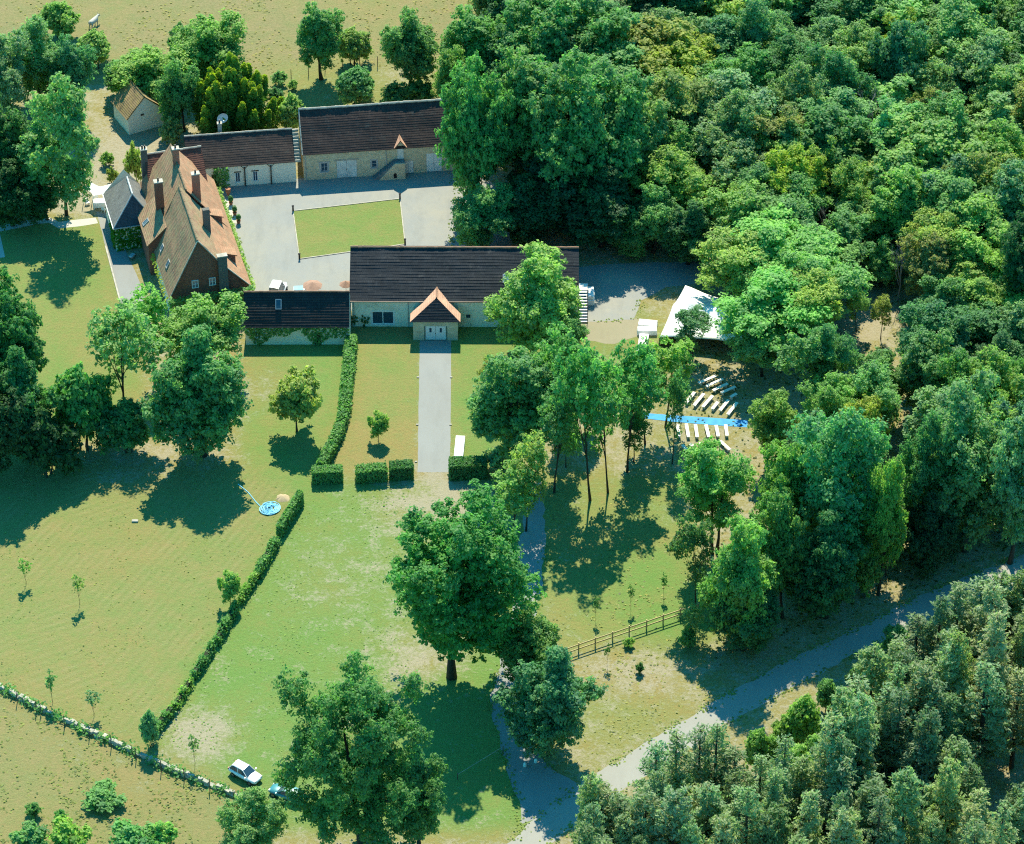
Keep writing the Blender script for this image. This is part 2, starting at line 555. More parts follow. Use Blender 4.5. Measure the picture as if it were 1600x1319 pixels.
def build_ground():
    xs = np.arange(-100, 100.1, 0.8)
    ys = np.arange(-95, 140.1, 0.8)
    X, Y = np.meshgrid(xs, ys)
    P = np.stack([X, Y, np.zeros_like(X)], -1)
    px, py = PR(P)
    ny, nx = X.shape
    g = np.full(X.shape, 0.25); bare = np.full(X.shape, 0.55); fld = np.zeros(X.shape); mow = np.zeros(X.shape)

    def poly(pts, G_=None, B=None, Fd=None, Mw=None):
        m = pip(px, py, pts)
        if G_ is not None: g[m] = G_
        if B is not None: bare[m] = B
        if Fd is not None: fld[m] = Fd
        if Mw is not None: mow[m] = Mw

    def blob(cx, cy, rx, ry, dg=0.0, db=0.0):
        k = np.exp(-(((px - cx) / rx) ** 2 + ((py - cy) / ry) ** 2))
        np.add(g, dg * k, out=g)
        np.add(bare, db * k, out=bare)

    poly([(-400, -400), (760, -400), (720, 110), (560, 120), (420, 130), (280, 110), (150, 110), (-400, 150)], 0.3, 0.1, 0.95)
    poly([(420, 100), (720, 100), (720, 170), (420, 200)], 0.42, 0.3, 0.2)
    poly([(-300, 350), (160, 345), (215, 520), (220, 620), (80, 720), (-300, 720)], 0.58, 0.1, 0)            # garden left of the house
    poly([(-300, 700), (400, 740), (475, 770), (225, 1160), (-300, 930)], 0.42, 0.05, 0.15, 1.0)              # mown meadow
    poly([(475, 770), (490, 750), (700, 745), (850, 760), (850, 1300), (440, 1300), (225, 1160)], 0.92, 0.27, 0)
    poly([(-300, 940), (225, 1165), (420, 1250), (420, 1500), (-300, 1500)], 0.30, 0.2, 0.55, 0.25)           # rough pasture
    poly([(385, 520), (560, 520), (500, 755), (440, 780), (380, 700)], 0.72, 0.05, 0)
    poly([(556, 500), (655, 500), (655, 735), (515, 735)], 0.30, 0.12, 0)
    poly([(704, 500), (910, 500), (880, 560), (760, 740), (704, 740)], 0.74, 0.02, 0)
    poly([(458, 330), (625, 311), (633, 382), (468, 405)], 0.66, 0.0, 0)
    poly([(845, 740), (1060, 740), (1110, 960), (1000, 1010), (880, 1040), (850, 900)], 0.5, 0.3, 0)
    poly([(870, 1030), (1110, 960), (1120, 1100), (900, 1210)], 0.32, 0.52, 0)
    poly([(905, 505), (1010, 470), (1080, 560), (1000, 640), (905, 640)], 0.55, 0.3, 0)
    blob(650, 790, 70, 40, -0.25, 0.45)
    blob(560, 900, 130, 90, -0.12, 0.2)
    blob(310, 1150, 55, 40, -0.4, 0.7)
    blob(480, 1060, 120, 40, 0.1, 0.05)
    blob(650, 1020, 80, 40, -0.2, 0.35)
    blob(420, 600, 45, 60, -0.45, 0.42)
    blob(200, 750, 90, 25, -0.3, 0.5)
    blob(160, 555, 60, 30, -0.3, 0.25)
    blob(610, 700, 70, 40, -0.15, 0.12)
    blob(1000, 900, 70, 50, 0.4, -0.25)
    blob(1030, 990, 60, 25, 0.3, -0.15)
    blob(1100, 970, 60, 30, 0.5, -0.4)
    blob(1010, 1120, 90, 30, 0.15, -0.25)
    blob(1000, 1060, 60, 25, -0.1, 0.2)
    blob(545, 355, 60, 25, -0.15, 0.05)
    blob(220, 235, 60, 50, -0.2, 0.35)
    blob(120, 310, 120, 25, -0.2, 0.4)
    blob(150, 880, 160, 60, -0.1, 0.05)
    blob(330, 850, 120, 60, 0.12, 0)
    blob(450, 560, 60, 25, 0.25, -0.2)
    blob(600, 560, 50, 20, 0.2, 0)
    blob(1350, 490, 40, 40, 0.0, 0.35)
    blob(940, 610, 60, 60, 0.15, 0.1)
    def soft(a, r=3, times=2):
        for _ in range(times):
            for ax in (0, 1):
                q = np.pad(a, [(r, r) if k == ax else (0, 0) for k in (0, 1)], mode='edge')
                c = np.cumsum(q, axis=ax)
                c = np.concatenate([np.zeros_like(np.take(c, [0], ax)), c], ax)
                n_ = a.shape[ax]
                a = (np.take(c, range(2 * r + 1, 2 * r + 1 + n_), ax) - np.take(c, range(n_), ax)) / (2 * r + 1)
        return a

    def track(pts, wd, dg, db):
        for (ax, ay), (bx, by) in zip(pts[:-1], pts[1:]):
            a, b = G(ax, ay), G(bx, by)
            dx, dy = b.x - a.x, b.y - a.y
            t = np.clip(((X - a.x) * dx + (Y - a.y) * dy) / (dx * dx + dy * dy), 0, 1)
            d = np.hypot(X - a.x - t * dx, Y - a.y - t * dy)
            k = np.exp(-(d / wd) ** 2)
            np.add(g, dg * k, out=g)
            np.add(bare, db * k, out=bare)

    track([(690, 745), (735, 785), (800, 815)], 2.2, -.3, .4)
    track([(430, 1195), (520, 1130), (640, 1040), (730, 1000)], .8, -.25, .22)
    track([(445, 1215), (540, 1145), (660, 1052), (740, 1015)], .8, -.25, .22)
    track([(300, 1062), (330, 1040), (352, 1028), (372, 1022)], .7, -.2, .25)
    track([(590, 108), (640, 98), (720, 88)], .9, -.1, .5)
    track([(590, 130), (640, 118), (700, 105)], .9, -.1, .5)
    track([(150, -20), (146, 10), (160, 45), (180, 80)], .8, 0, .4)
    track([(0, 1120), (200, 1215), (340, 1290)], 1.0, -.1, .2)
    g, bare, fld, mow = soft(g, 1, 2), soft(bare, 2, 2), soft(fld, 2, 2), soft(mow, 1, 1)
    # far apron so that the sheet reaches past every view
    V = np.stack([X, Y, np.zeros_like(X)], -1).reshape(-1, 3)
    idx = np.arange(nx * ny).reshape(ny, nx)
    Fq = np.stack([idx[:-1, :-1], idx[:-1, 1:], idx[1:, 1:], idx[1:, :-1]], -1).reshape(-1, 4)
    apron = [(-3000, -3000), (3000, -3000), (3000, 3000), (-3000, 3000)]
    x0, x1, y0, y1 = xs[0], xs[-1], ys[0], ys[-1]
    n0 = len(V)
    ex = [(-3000, -3000), (3000, -3000), (3000, 3000), (-3000, 3000)]
    V = np.concatenate([V, np.array([(a, b, 0.0) for a, b in ex])])
    c = [idx[0, 0], idx[0, -1], idx[-1, -1], idx[-1, 0]]
    Fa = np.array([(n0, n0 + 1, c[1], c[0]), (n0 + 1, n0 + 2, c[2], c[1]), (n0 + 2, n0 + 3, c[3], c[2]), (n0 + 3, n0, c[0], c[3])])
    Fq = np.concatenate([Fq, Fa])
    ext = lambda a, v: np.concatenate([np.clip(a, -0.5, 1.2).ravel(), np.full(4, v)])
    me = np_mesh('ground', V, Fq, {'green': ext(g, .3), 'bare': ext(bare, .2), 'field': ext(fld, .6), 'mow': ext(mow, 0)})
    tag(link_mesh('ground', me, ground_mat()), kind='structure')


def sheet(name, pix, z, mat, kind='structure', wob=0.0):
    pts = [G(x, y) for x, y in pix]
    rnd = random.Random(len(pix) * 31 + int(pix[0][0]))
    out = []
    for i, p in enumerate(pts):
        q = pts[(i + 1) % len(pts)]
        k = max(1, int((q - p).length / 1.2)) if wob else 1
        for j in range(k):
            r = p.lerp(q, j / k)
            if wob: r = r + Vector((rnd.uniform(-wob, wob), rnd.uniform(-wob, wob), 0))
            out.append((r.x, r.y, z))
    m = MB()
    m.quad(*out)
    o = m.build(name, mat)
    if o.data.polygons[0].normal.z < 0: o.data.flip_normals()
    return tag(o, kind=kind)


build_ground()
sheet('courtyard', [(343, 288), (480, 278), (700, 252), (800, 300), (800, 385), (905, 395), (905, 470), (560, 500), (545, 480), (385, 482), (388, 440), (372, 380), (345, 322)], 0.004, M['yard'], wob=0.06)
sheet('gravel_yard', [(895, 418), (960, 412), (1120, 408), (1125, 438), (1040, 450), (1003, 470), (990, 500), (903, 503)], 0.008, M['yard'], wob=0.12)
sheet('pebble_strip', [(903, 501), (1000, 497), (998, 524), (960, 538), (903, 530)], 0.004, M['pebble'], wob=0.15)
sheet('path', [(656, 532), (705, 532), (704.5, 640), (703, 738), (652.5, 738), (654, 640)], 0.004, M['path'], wob=0.03)
sheet('terrace_path', [(150, 330), (175, 335), (200, 400), (218, 440), (240, 520), (244, 540), (206, 540), (196, 500), (165, 385)], 0.004, M['path'], wob=0.05)
sheet('road', [(760, 1345), (790, 1319), (850, 1268), (924, 1213), (1015, 1157), (1111, 1100), (1215, 1040), (1330, 985), (1450, 925), (1600, 868), (1720, 820),
               (1720, 855), (1600, 905), (1450, 968), (1330, 1025), (1220, 1085), (1132, 1133), (1040, 1192), (947, 1253), (870, 1310), (820, 1350)], 0.004, M['road'], wob=0.22)
sheet('drive', [(815, 1290), (806, 1240), (790, 1190), (772, 1130), (768, 1085), (785, 1020), (800, 960), (805, 900), (812, 850), (818, 818), (826, 780), (838, 748), (846, 750), (848, 785), (852, 815), (853, 850), (846, 910), (836, 960),
                (822, 1020), (812, 1080), (812, 1120), (832, 1170), (868, 1205), (905, 1225), (880, 1252)], 0.008, M['path'], wob=0.3)
sheet('garden_path', [(-60, 362), (0, 353), (50, 343), (78, 340), (92, 347), (120, 343), (150, 340), (153, 349), (122, 354), (92, 357), (76, 348), (50, 352), (0, 362), (-60, 372)], 0.006, M['paving_white'], wob=0.04)
sheet('paved_slab', [(-50, 372), (0, 366), (8, 402), (-50, 408)], 0.008, M['paving_white'])
sheet('white_patio', [(338, 313), (360, 311), (366, 330), (370, 348), (353, 350), (345, 332)], 0.012, M['paving_white'], wob=0.05)


# ------------------------------------------------------------------ foliage generators
def rdirs(n, rng):
    v = rng.normal(size=(n, 3))
    return v / np.linalg.norm(v, axis=1, keepdims=True)


def leaf_quads(C_, Nrm, size, rng, elong=1.5, jitter=0.65):
    """diamond leaf sprays at points C_, facing roughly Nrm"""
    n = len(C_)
    nn = Nrm + rng.normal(size=(n, 3)) * jitter
    nn /= np.linalg.norm(nn, axis=1, keepdims=True) + 1e-9
    a = np.cross(nn, rng.normal(size=(n, 3)))
    a /= np.linalg.norm(a, axis=1, keepdims=True) + 1e-9
    b = np.cross(nn, a)
    s = (size * rng.uniform(0.65, 1.35, n))[:, None]
    V = np.stack([C_ - a * s * 0.5 * elong, C_ + b * s * 0.5 - nn * s * 0.08, C_ + a * s * 0.5 * elong, C_ - b * s * 0.5 - nn * s * 0.08], 1).reshape(-1, 3)
    return V, np.arange(4 * n).reshape(n, 4)


def limb_mesh(name, mb):
    me = mb.mesh(name, True)
    me.materials.append(M['bark'])
    return me


def broadleaf(name, H, W, cb, lobes, lr, clumps, leaves, size, seed, dome=1.0, trunk_r=None, up=0.9, stems=1, lean=0.0, flat=1.0, inner=0.25):
    rng = np.random.default_rng(seed)
    rn = random.Random(seed)
    cz, rz, rx = (cb + H) / 2, (H - cb) / 2, W / 2
    L = []
    tries = 0
    while len(L) < lobes and tries < 4000:
        tries += 1
        d = rdirs(1, rng)[0]
        r = rng.uniform(0.2, 1.0) ** 0.45
        rad = rng.uniform(*lr)
        prof = 1.0 if d[2] < 0 else 1.0 - (1 - dome) * d[2]
        c = np.array([d[0] * r * max(0.1, rx - rad) * prof, d[1] * r * max(0.1, rx - rad) * prof, cz + d[2] * r * max(0.1, rz - rad * flat)])
        if any(np.linalg.norm(c - q[0]) < 0.42 * (rad + q[1]) for q in L): continue
        c = c + rng.normal(0, .15, 3) * rx
        L.append((c, rad))
    L.append((np.array([rng.uniform(-.1, .1) * W, rng.uniform(-.1, .1) * W, H - lr[0] * flat]), lr[0]))
    VC, VN, RN = [], [], []
    cl_r = min(0.62, 0.36 * lr[1])
    for c, rad in L:
        tone = rng.uniform(-0.18, 0.18)
        k = int(1.75 * clumps * (rad / lr[1]) ** 2) + 3
        lv = max(6, int(leaves * 0.55))
        d = rdirs(k, rng)
        d[:, 2] = np.abs(d[:, 2]) * np.where(rng.random(k) < 0.72, 1, -1)
        cc = c + d * (rad * rng.uniform(0.55, 1.22, k))[:, None] * np.array([1, 1, flat])
        cr = cl_r * rng.uniform(0.55, 1.25, k)
        for j in range(k):
            e = rdirs(lv, rng)
            pts = cc[j] + e * (cr[j] * rng.random(lv) ** 0.5)[:, None] * np.array([1.15, 1.15, .7])
            VC.append(pts)
            VN.append(e * 0.75 + d[j] * 0.5 + np.array([0, 0, up]))
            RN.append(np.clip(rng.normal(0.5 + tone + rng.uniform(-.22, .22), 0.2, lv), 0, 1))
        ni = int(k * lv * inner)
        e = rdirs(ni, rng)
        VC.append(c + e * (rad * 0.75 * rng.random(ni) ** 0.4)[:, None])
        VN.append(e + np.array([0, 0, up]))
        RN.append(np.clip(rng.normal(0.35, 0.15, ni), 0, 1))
    VC, VN, RN = np.concatenate(VC), np.concatenate(VN), np.concatenate(RN)
    keep = VC[:, 2] > 0.05
    VC, VN, RN = VC[keep], VN[keep], RN[keep]
    V, Fq = leaf_quads(VC, VN, size, rng)
    crown = np_mesh(name + '_crown', V, Fq, {'rnd': RN, 'tip': np.zeros(len(RN)) - 0.0})
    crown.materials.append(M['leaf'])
    # trunk(s) and limbs
    mb = MB()
    tr = trunk_r or H * 0.022
    for s in range(stems):
        ox, oy = (0, 0) if stems == 1 else (rn.uniform(-.6, .6), rn.uniform(-.6, .6))
        tx, ty = rn.uniform(-1, 1) * W * 0.08 + ox * 2.5 + lean, rn.uniform(-1, 1) * W * 0.08 + oy * 2.5
        path, rad = [], []
        for j in range(7):
            t = j / 6
            path.append((ox + (tx - ox) * t + rn.uniform(-.1, .1) * (j > 0), oy + (ty - oy) * t + rn.uniform(-.1, .1) * (j > 0), -0.2 + (cb + (H - cb) * 0.72) * t))
            rad.append(tr * (1.45 if j == 0 else 1 - 0.82 * t))
        mb.tube(path, rad, 7)
        tops = sorted(L, key=lambda q: rn.random())[:max(4, min(12, lobes // stems))]
        for c, r_ in tops:
            t0 = rn.uniform(0.3, 0.85)
            f = t0 * 6
            i = int(f)
            a = Vector(path[i]).lerp(Vector(path[min(6, i + 1)]), f - i)
            e = Vector(c)
            if e.z < a.z: continue
            mid = a.lerp(e, 0.5) + Vector((0, 0, -0.06 * (e - a).length))
            r0 = tr * (1 - 0.82 * t0) * 0.55
            mb.tube([a, mid, e], [r0, r0 * 0.65, r0 * 0.25], 5, False)
    return dict(H=H, W=W, parts=[('crown', crown), ('trunk', limb_mesh(name + '_trunk', mb))])


def pine(name, H, W, seed, first=0.2, dens=0.95, tuft=18, size=0.19, pw=0.6, droop=0.12):
    rng = np.random.default_rng(seed)
    rn = random.Random(seed)
    mb = MB()
    lean = rn.uniform(-.25, .25)
    mb.tube([(0, 0, -.2), (lean * .3, 0, H * .4), (lean, 0, H * .75), (lean, 0, H)], [H * .015, H * .011, H * .006, 0.02], 6)
    C_, Nn, RN = [], [], []
    z = H * first
    while z < H * 0.985:
        t = (z / H - first) / (1 - first)
        ln = W / 2 * (1 - t) ** pw * rn.uniform(0.75, 1.15) + 0.15
        if t < 0.12: ln *= 0.6 + t * 3
        for k in range(rn.choice((4, 5, 5, 6))):
            an = rn.uniform(0, 2 * math.pi)
            l2 = ln * rn.uniform(0.65, 1.15)
            d = Vector((math.cos(an), math.sin(an), 0))
            x0 = lean * z / H
            a = Vector((x0, 0, z))
            m_ = a + d * l2 * 0.55 + Vector((0, 0, -droop * l2 + 0.10 * l2))
            e = a + d * l2 + Vector((0, 0, 0.22 * l2))
            mb.tube([a, m_, e], [0.045, 0.03, 0.012], 3, False)
            nt_ = max(4, int(l2 * 9.0 * dens))
            tone = rng.uniform(-.15, .15)
            for q in range(nt_):
                s = rn.uniform(0.25, 1.0) ** 0.6
                c = a.lerp(m_, s * 2) if s < .5 else m_.lerp(e, s * 2 - 1)
                c = np.array(c) + rng.normal(size=3) * np.array([.24, .24, .22])
                ee = rdirs(tuft // 3, rng)
                C_.append(c + ee * (0.34 * rng.random(tuft // 3) ** .6)[:, None] * np.array([1, 1, .7]) + np.array([0, 0, .08]))
                Nn.append(ee * .7 + np.array([0, 0, .8]))
                RN.append(np.clip(rng.normal(0.3 + 0.45 * s * (0.5 + 0.5 * t) + tone, .16, tuft // 3), 0, 1))
        z += H * 0.034 * rn.uniform(.75, 1.25)
    C_, Nn, RN = np.concatenate(C_), np.concatenate(Nn), np.concatenate(RN)
    V, Fq = leaf_quads(C_, Nn, size, rng, 2.6, 0.9)
    crown = np_mesh(name + '_crown', V, Fq, {'rnd': RN, 'tip': np.zeros(len(RN))})
    crown.materials.append(M['needle'])
    return dict(H=H, W=W, parts=[('crown', crown), ('trunk', limb_mesh(name + '_trunk', mb))])


def cypress(name, H, W, seed):
    rng = np.random.default_rng(seed)
    C_, Nn, RN, TP = [], [], [], []
    for k in range(46):
        r = math.sqrt(rng.random()) * W * 0.46
        an = rng.uniform(0, 2 * math.pi)
        top = H * (1 - 0.62 * (r / (W / 2)) ** 1.5) * rng.uniform(0.85, 1.02)
        bx, by = r * math.cos(an), r * math.sin(an)
        n = 420
        t = rng.random(n) ** 0.75
        wz = (1 - t) ** 0.6 * rng.uniform(0.8, 1.2) + 0.08
        e = rng.uniform(0, 2 * math.pi, n)
        rr = wz * rng.uniform(.6, 1.05, n)
        dz = top - 3.6 if top > 4.2 else 0.3
        pz = dz + t * (top - dz)
        C_.append(np.stack([bx * (1 + .25 * t) + rr * np.cos(e), by * (1 + .25 * t) + rr * np.sin(e), pz], 1))
        Nn.append(np.stack([np.cos(e), np.sin(e), np.full(n, .5)], 1))
        RN.append(np.clip(rng.normal(.5, .18, n), 0, 1))
        TP.append(np.clip(((t - .62) * 2.4) * rng.uniform(.6, 1.3), 0, 1))
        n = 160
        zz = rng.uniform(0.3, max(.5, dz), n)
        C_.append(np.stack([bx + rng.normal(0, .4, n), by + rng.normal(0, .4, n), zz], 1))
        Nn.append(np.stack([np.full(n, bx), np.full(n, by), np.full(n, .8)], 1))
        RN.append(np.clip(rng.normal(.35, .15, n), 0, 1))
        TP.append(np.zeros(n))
    C_, Nn = np.concatenate(C_), np.concatenate(Nn)
    Nn /= np.linalg.norm(Nn, axis=1, keepdims=True) + 1e-6
    V, Fq = leaf_quads(C_, Nn, 0.26, rng, 1.8, .5)
    crown = np_mesh(name + '_crown', V, Fq, {'rnd': np.concatenate(RN), 'tip': np.concatenate(TP)})
    crown.materials.append(M['needle'])
    mb = MB().tube([(0, 0, -.2), (0, 0, H * .7)], [.3, .08], 6)
    return dict(H=H, W=W, parts=[('crown', crown), ('trunk', limb_mesh(name + '_trunk', mb))])


def dead_tree(name, H, W, seed):
    rn = random.Random(seed)
    mb = MB()

    def grow(p, d, l, r, lev):
        e = p + d * l
        mid = p.lerp(e, .5) + Vector((rn.uniform(-1, 1), rn.uniform(-1, 1), rn.uniform(-.3, .6))) * l * .07
        mb.tube([p, mid, e], [r, r * .75, r * .5], 4 if lev > 1 else 6, False)
        if lev >= 4: return
        for k in range(rn.choice((3, 4)) if lev else 6):
            nd = (d + Vector((rn.uniform(-1, 1), rn.uniform(-1, 1), rn.uniform(-.2, .6))) * .85).normalized()
            st = p.lerp(e, rn.uniform(.45, 1))
            grow(st, nd, l * rn.uniform(.45, .7), r * .5, lev + 1)

    grow(Vector((0, 0, -.2)), Vector((.04, 0, 1)), H * .5, H * .017, 0)
    me = mb.mesh(name + '_branches', True)
    me.materials.append(M['deadwood'])
    return dict(H=H, W=W, parts=[('branches', me)])


PROTO = {
    'bigoak': broadleaf('bigoak', 26, 20, 4.6, 64, (1.5, 2.7), 30, 56, 0.28, 51, 0.85, 0.5, 0.9, 1, 0, 1.0, inner=0.08),
    'broad': broadleaf('broad', 25, 20, 1.5, 90, (1.1, 2.2), 26, 46, 0.24, 52, 0.85, 0.5, 0.9, 1, 0, 1.0, inner=0.4),
    'oak': broadleaf('oak', 18, 18, 2.4, 46, (1.6, 2.9), 34, 62, 0.29, 1, 0.85, 0.5),
    'round': broadleaf('round', 13, 11, 0.9, 30, (1.2, 2.1), 28, 54, 0.25, 2, 0.9),
    'dense': broadleaf('dense', 16, 12, 0.8, 38, (1.3, 2.3), 30, 54, 0.27, 3, 0.8),
    'wood': broadleaf('wood', 17, 11, 2.6, 32, (1.1, 2.1), 28, 54, 0.26, 4, 0.85, inner=0.1),
    'woodb': broadleaf('woodb', 16, 12, 3.0, 30, (1.2, 2.3), 30, 54, 0.27, 14, 0.9, inner=0.1),
    'tall': broadleaf('tall', 19, 9, 4.5, 28, (0.9, 1.8), 24, 46, 0.25, 5, 0.75),
    'airy': broadleaf('airy', 15, 9, 4.0, 24, (0.7, 1.5), 12, 26, 0.26, 6, 0.9, 0.15, inner=0.06),
    'locust': broadleaf('locust', 15, 12, 5.0, 36, (1.0, 1.9), 26, 46, 0.23, 7, 1.0, 0.22, 1.1, 2, 0, 0.6, inner=0.1),
    'locustb': broadleaf('locustb', 14, 11, 4.5, 34, (0.9, 1.8), 24, 46, 0.23, 17, 1.0, 0.22, 1.1, 1, 0, 0.6, inner=0.1),
    'grey': broadleaf('grey', 17, 13, 0.8, 48, (1.0, 1.9), 26, 46, 0.23, 8, 0.8, inner=0.15),
    'bush': broadleaf('bush', 5, 6, 0.2, 18, (0.7, 1.2), 22, 40, 0.24, 9, 0.9, 0.09, stems=3),
    'shrub': broadleaf('shrub', 2.4, 3.0, 0.1, 10, (0.4, 0.7), 14, 26, 0.18, 10, 0.9, 0.04, stems=3),
    'fruit': broadleaf('fruit', 6.0, 6.4, 1.1, 20, (0.7, 1.2), 18, 34, 0.25, 11, 0.9, 0.11),
    'sapling': broadleaf('sapling', 3.6, 1.7, 1.0, 9, (0.22, 0.42), 5, 8, 0.15, 12, 0.9, 0.03, inner=0.0),
    'loose': broadleaf('loose', 19, 11, 3.2, 36, (0.8, 1.7), 19, 36, 0.28, 61, 0.8, 0.2, inner=0.05),
    'slim': broadleaf('slim', 9, 4.2, 0.6, 14, (0.6, 1.0), 16, 30, 0.27, 13, 0.7, 0.10),
    'pine': pine('pine', 19, 5.6, 21, 0.18, 1.0, 15, 0.17),
    'pineb': pine('pineb', 19, 4.8, 22, 0.25, 0.75, 14, 0.16),
    'pinec': pine('pinec', 18, 6.8, 23, 0.15, 1.0, 16, 0.18, 0.5),
    'cypress': cypress('cypress', 12, 10, 31),
    'dead': dead_tree('dead', 13, 9, 41),
    'deadb': dead_tree('deadb', 12, 9, 43),
}
NAME = {'pine': 'pine_tree', 'pineb': 'pine_tree', 'pinec': 'pine_tree', 'cypress': 'cypress_tree', 'dead': 'dead_tree', 'deadb': 'dead_tree',
        'bush': 'bush', 'shrub': 'shrub', 'sapling': 'sapling', 'fruit': 'fruit_tree', 'oak': 'oak_tree', 'bigoak': 'oak_tree', 'locust': 'locust_tree', 'locustb': 'locust_tree'}
COLS = {
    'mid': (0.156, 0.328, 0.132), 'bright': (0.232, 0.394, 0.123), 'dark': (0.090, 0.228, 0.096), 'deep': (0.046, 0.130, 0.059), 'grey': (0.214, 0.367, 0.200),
    'yellow': (0.304, 0.377, 0.076), 'locust': (0.220, 0.424, 0.175), 'pale': (0.259, 0.374, 0.178), 'olive': (0.253, 0.315, 0.111), 'pine': (0.261, 0.330, 0.199),
    'blue': (0.111, 0.270, 0.152), 'lime': (0.298, 0.423, 0.144), 'gold': (0.099, 0.198, 0.032), 'pinel': (0.330, 0.374, 0.232), 'pined': (0.172, 0.235, 0.140),
}
trng = random.Random(99)


def place_tree(kind, px, base, h, wd, col, label, group=None, rot=None):
    p = PROTO[kind]
    loc = G(px, base)
    nm = NAME.get(kind, 'broadleaf_tree')
    r = empty(nm, loc, trng.uniform(0, 6.28) if rot is None else rot, label, {'bush': 'bush', 'shrub': 'shrub', 'sapling': 'sapling'}.get(nm, 'tree'), group)
    sx = wd / p['W']
    r.scale = (sx, sx, h / p['H'])
    if nm not in ('sapling', 'shrub', 'bush', 'pine_tree'): r.rotation_euler = (trng.uniform(-.06, .06), trng.uniform(-.06, .06), r.rotation_euler[2])
    c = COLS[col] if isinstance(col, str) else col
    j = [trng.uniform(.9, 1.1), trng.uniform(.92, 1.08), trng.uniform(.85, 1.15)]
    for pn, me in p['parts']:
        o = bpy.data.objects.new(pn, me)
        COL.objects.link(o)
        o.parent = r
        o.color = (c[0] * j[0], c[1] * j[1], c[2] * j[2], 1)
    return r


def T(kind, cx, top, base, wpx, col, label, group=None):
    """tree given by crown middle, top and foot in the photograph; size follows from the distance"""
    if cx > 780 and base < 620 and kind in ('wood', 'woodb', 'grey', 'tall', 'oak', 'locust', 'locustb'): wpx *= 1.16
    if kind == 'sapling': wpx *= .8
    g = G(cx, base)
    z0, z1 = 0.3, 40.0
    for _ in range(30):
        z = (z0 + z1) / 2
        if PR(np.array([g.x, g.y, z]))[1] > top: z0 = z
        else: z1 = z
    dist = (np.array(g) - CAM) @ FW
    return place_tree(kind, cx, base, z, 1.1 * wpx * dist / FPX, col, label, group)


# ------------------------------------------------------------------ building helpers
def roof_face(name, parent, mat, a, b, c, d, course=0.36, step=0.035, wob=0.0, seg=1.2, vary=0.12):
    """tiled slope: a-b eave, d-c top edge; every course laps over the one below"""
    a, b, c, d = map(Vector, (a, b, c, d))
    nrm = (b - a).cross(d - a)
    if nrm.length < 1e-6: nrm = (b - a).cross(c - a)
    nrm.normalize()
    up_l = max((d - a).length, (c - b).length)
    n = max(2, int(round(up_l / course)))
    k = max(1, int(max((b - a).length, (c - d).length) / seg))
    u_ax = (b - a).normalized() if (b - a).length > 1e-6 else (c - d).normalized()
    v_ax = nrm.cross(u_ax)
    rn = random.Random(int(abs(a.x * 13 + a.y * 7 + b.x * 3) * 10) + k)
    ph = [rn.uniform(0, 6.28) for _ in range(4)]

    def pt(u, v, lift):
        p = a.lerp(b, u).lerp(d.lerp(c, u), v)
        q = p - a
        s, t = q.dot(u_ax), q.dot(v_ax)
        off = wob * (math.sin(s * .55 + ph[0]) + .7 * math.sin(s * 1.3 + t * .6 + ph[1]) + .5 * math.sin(t * 1.7 + ph[2])) * math.sin(math.pi * min(1, max(0, v)) * .9 + .1)
        return p + nrm * (lift + off), (s, t)

    m = MB()
    for i in range(n):
        v0, v1 = i / n, (i + 1) / n
        for j in range(k):
            u0, u1 = j / k, (j + 1) / k
            st_j = step * (1 + vary * (math.sin(j * .9 + i * 2.1) + math.sin(j * .37 + i * 5.3)))
            P0, t0 = pt(u0, v0, st_j); P1, t1 = pt(u1, v0, st_j); P2, t2 = pt(u1, v1, 0); P3, t3 = pt(u0, v1, 0)
            m.quad(P0, P1, P2, P3, uv=[t0, t1, t2, t3])
            Q0, _ = pt(u0, v0, 0 if i else -0.12); Q1, _ = pt(u1, v0, 0 if i else -0.12)
            m.quad(Q0, Q1, P1, P0, uv=[t0, t1, t1, t0])
    U = [p - nrm * 0.12 for p in (a, b, c, d)]
    z = [(0, 0)] * 4
    m.quad(U[3], U[2], U[1], U[0], uv=z)
    m.quad(U[0], a, d, U[3], uv=z); m.quad(U[1], U[2], c, b, uv=z); m.quad(U[2], U[3], d, c, uv=z)
    return m.build(name, mat, parent)


def wall_face(m, p0, u, length, z0, z1, n, openings=(), depth=0.18):
    """upright wall skin with real openings: p0 start, u along, n outward"""
    p0, u, n = Vector(p0), Vector(u), Vector(n)
    us = sorted({0.0, length, *[o[0] for o in openings], *[o[1] for o in openings]})
    zs = sorted({z0, z1, *[o[2] for o in openings], *[o[3] for o in openings]})
    at = lambda a, z: p0 + u * a + Vector((0, 0, z))
    for i in range(len(us) - 1):
        for j in range(len(zs) - 1):
            cu, cz = (us[i] + us[i + 1]) / 2, (zs[j] + zs[j + 1]) / 2
            if any(o[0] < cu < o[1] and o[2] < cz < o[3] for o in openings): continue
            m.quad(at(us[i], zs[j]), at(us[i + 1], zs[j]), at(us[i + 1], zs[j + 1]), at(us[i], zs[j + 1]))
    for o in openings:
        a, b, c, d = at(o[0], o[2]), at(o[1], o[2]), at(o[1], o[3]), at(o[0], o[3])
        k = -n * depth
        for p, q in ((a, b), (b, c), (c, d), (d, a)): m.quad(p, q, q + k, p + k)


def face_M(p0, u, n):
    u, n = Vector(u).normalized(), Vector(n).normalized()
    z = u.cross(n) if False else Vector((0, 0, 1))
    Mx = Matrix((u, n, z)).transposed().to_4x4()
    Mx.translation = Vector(p0)
    return Mx


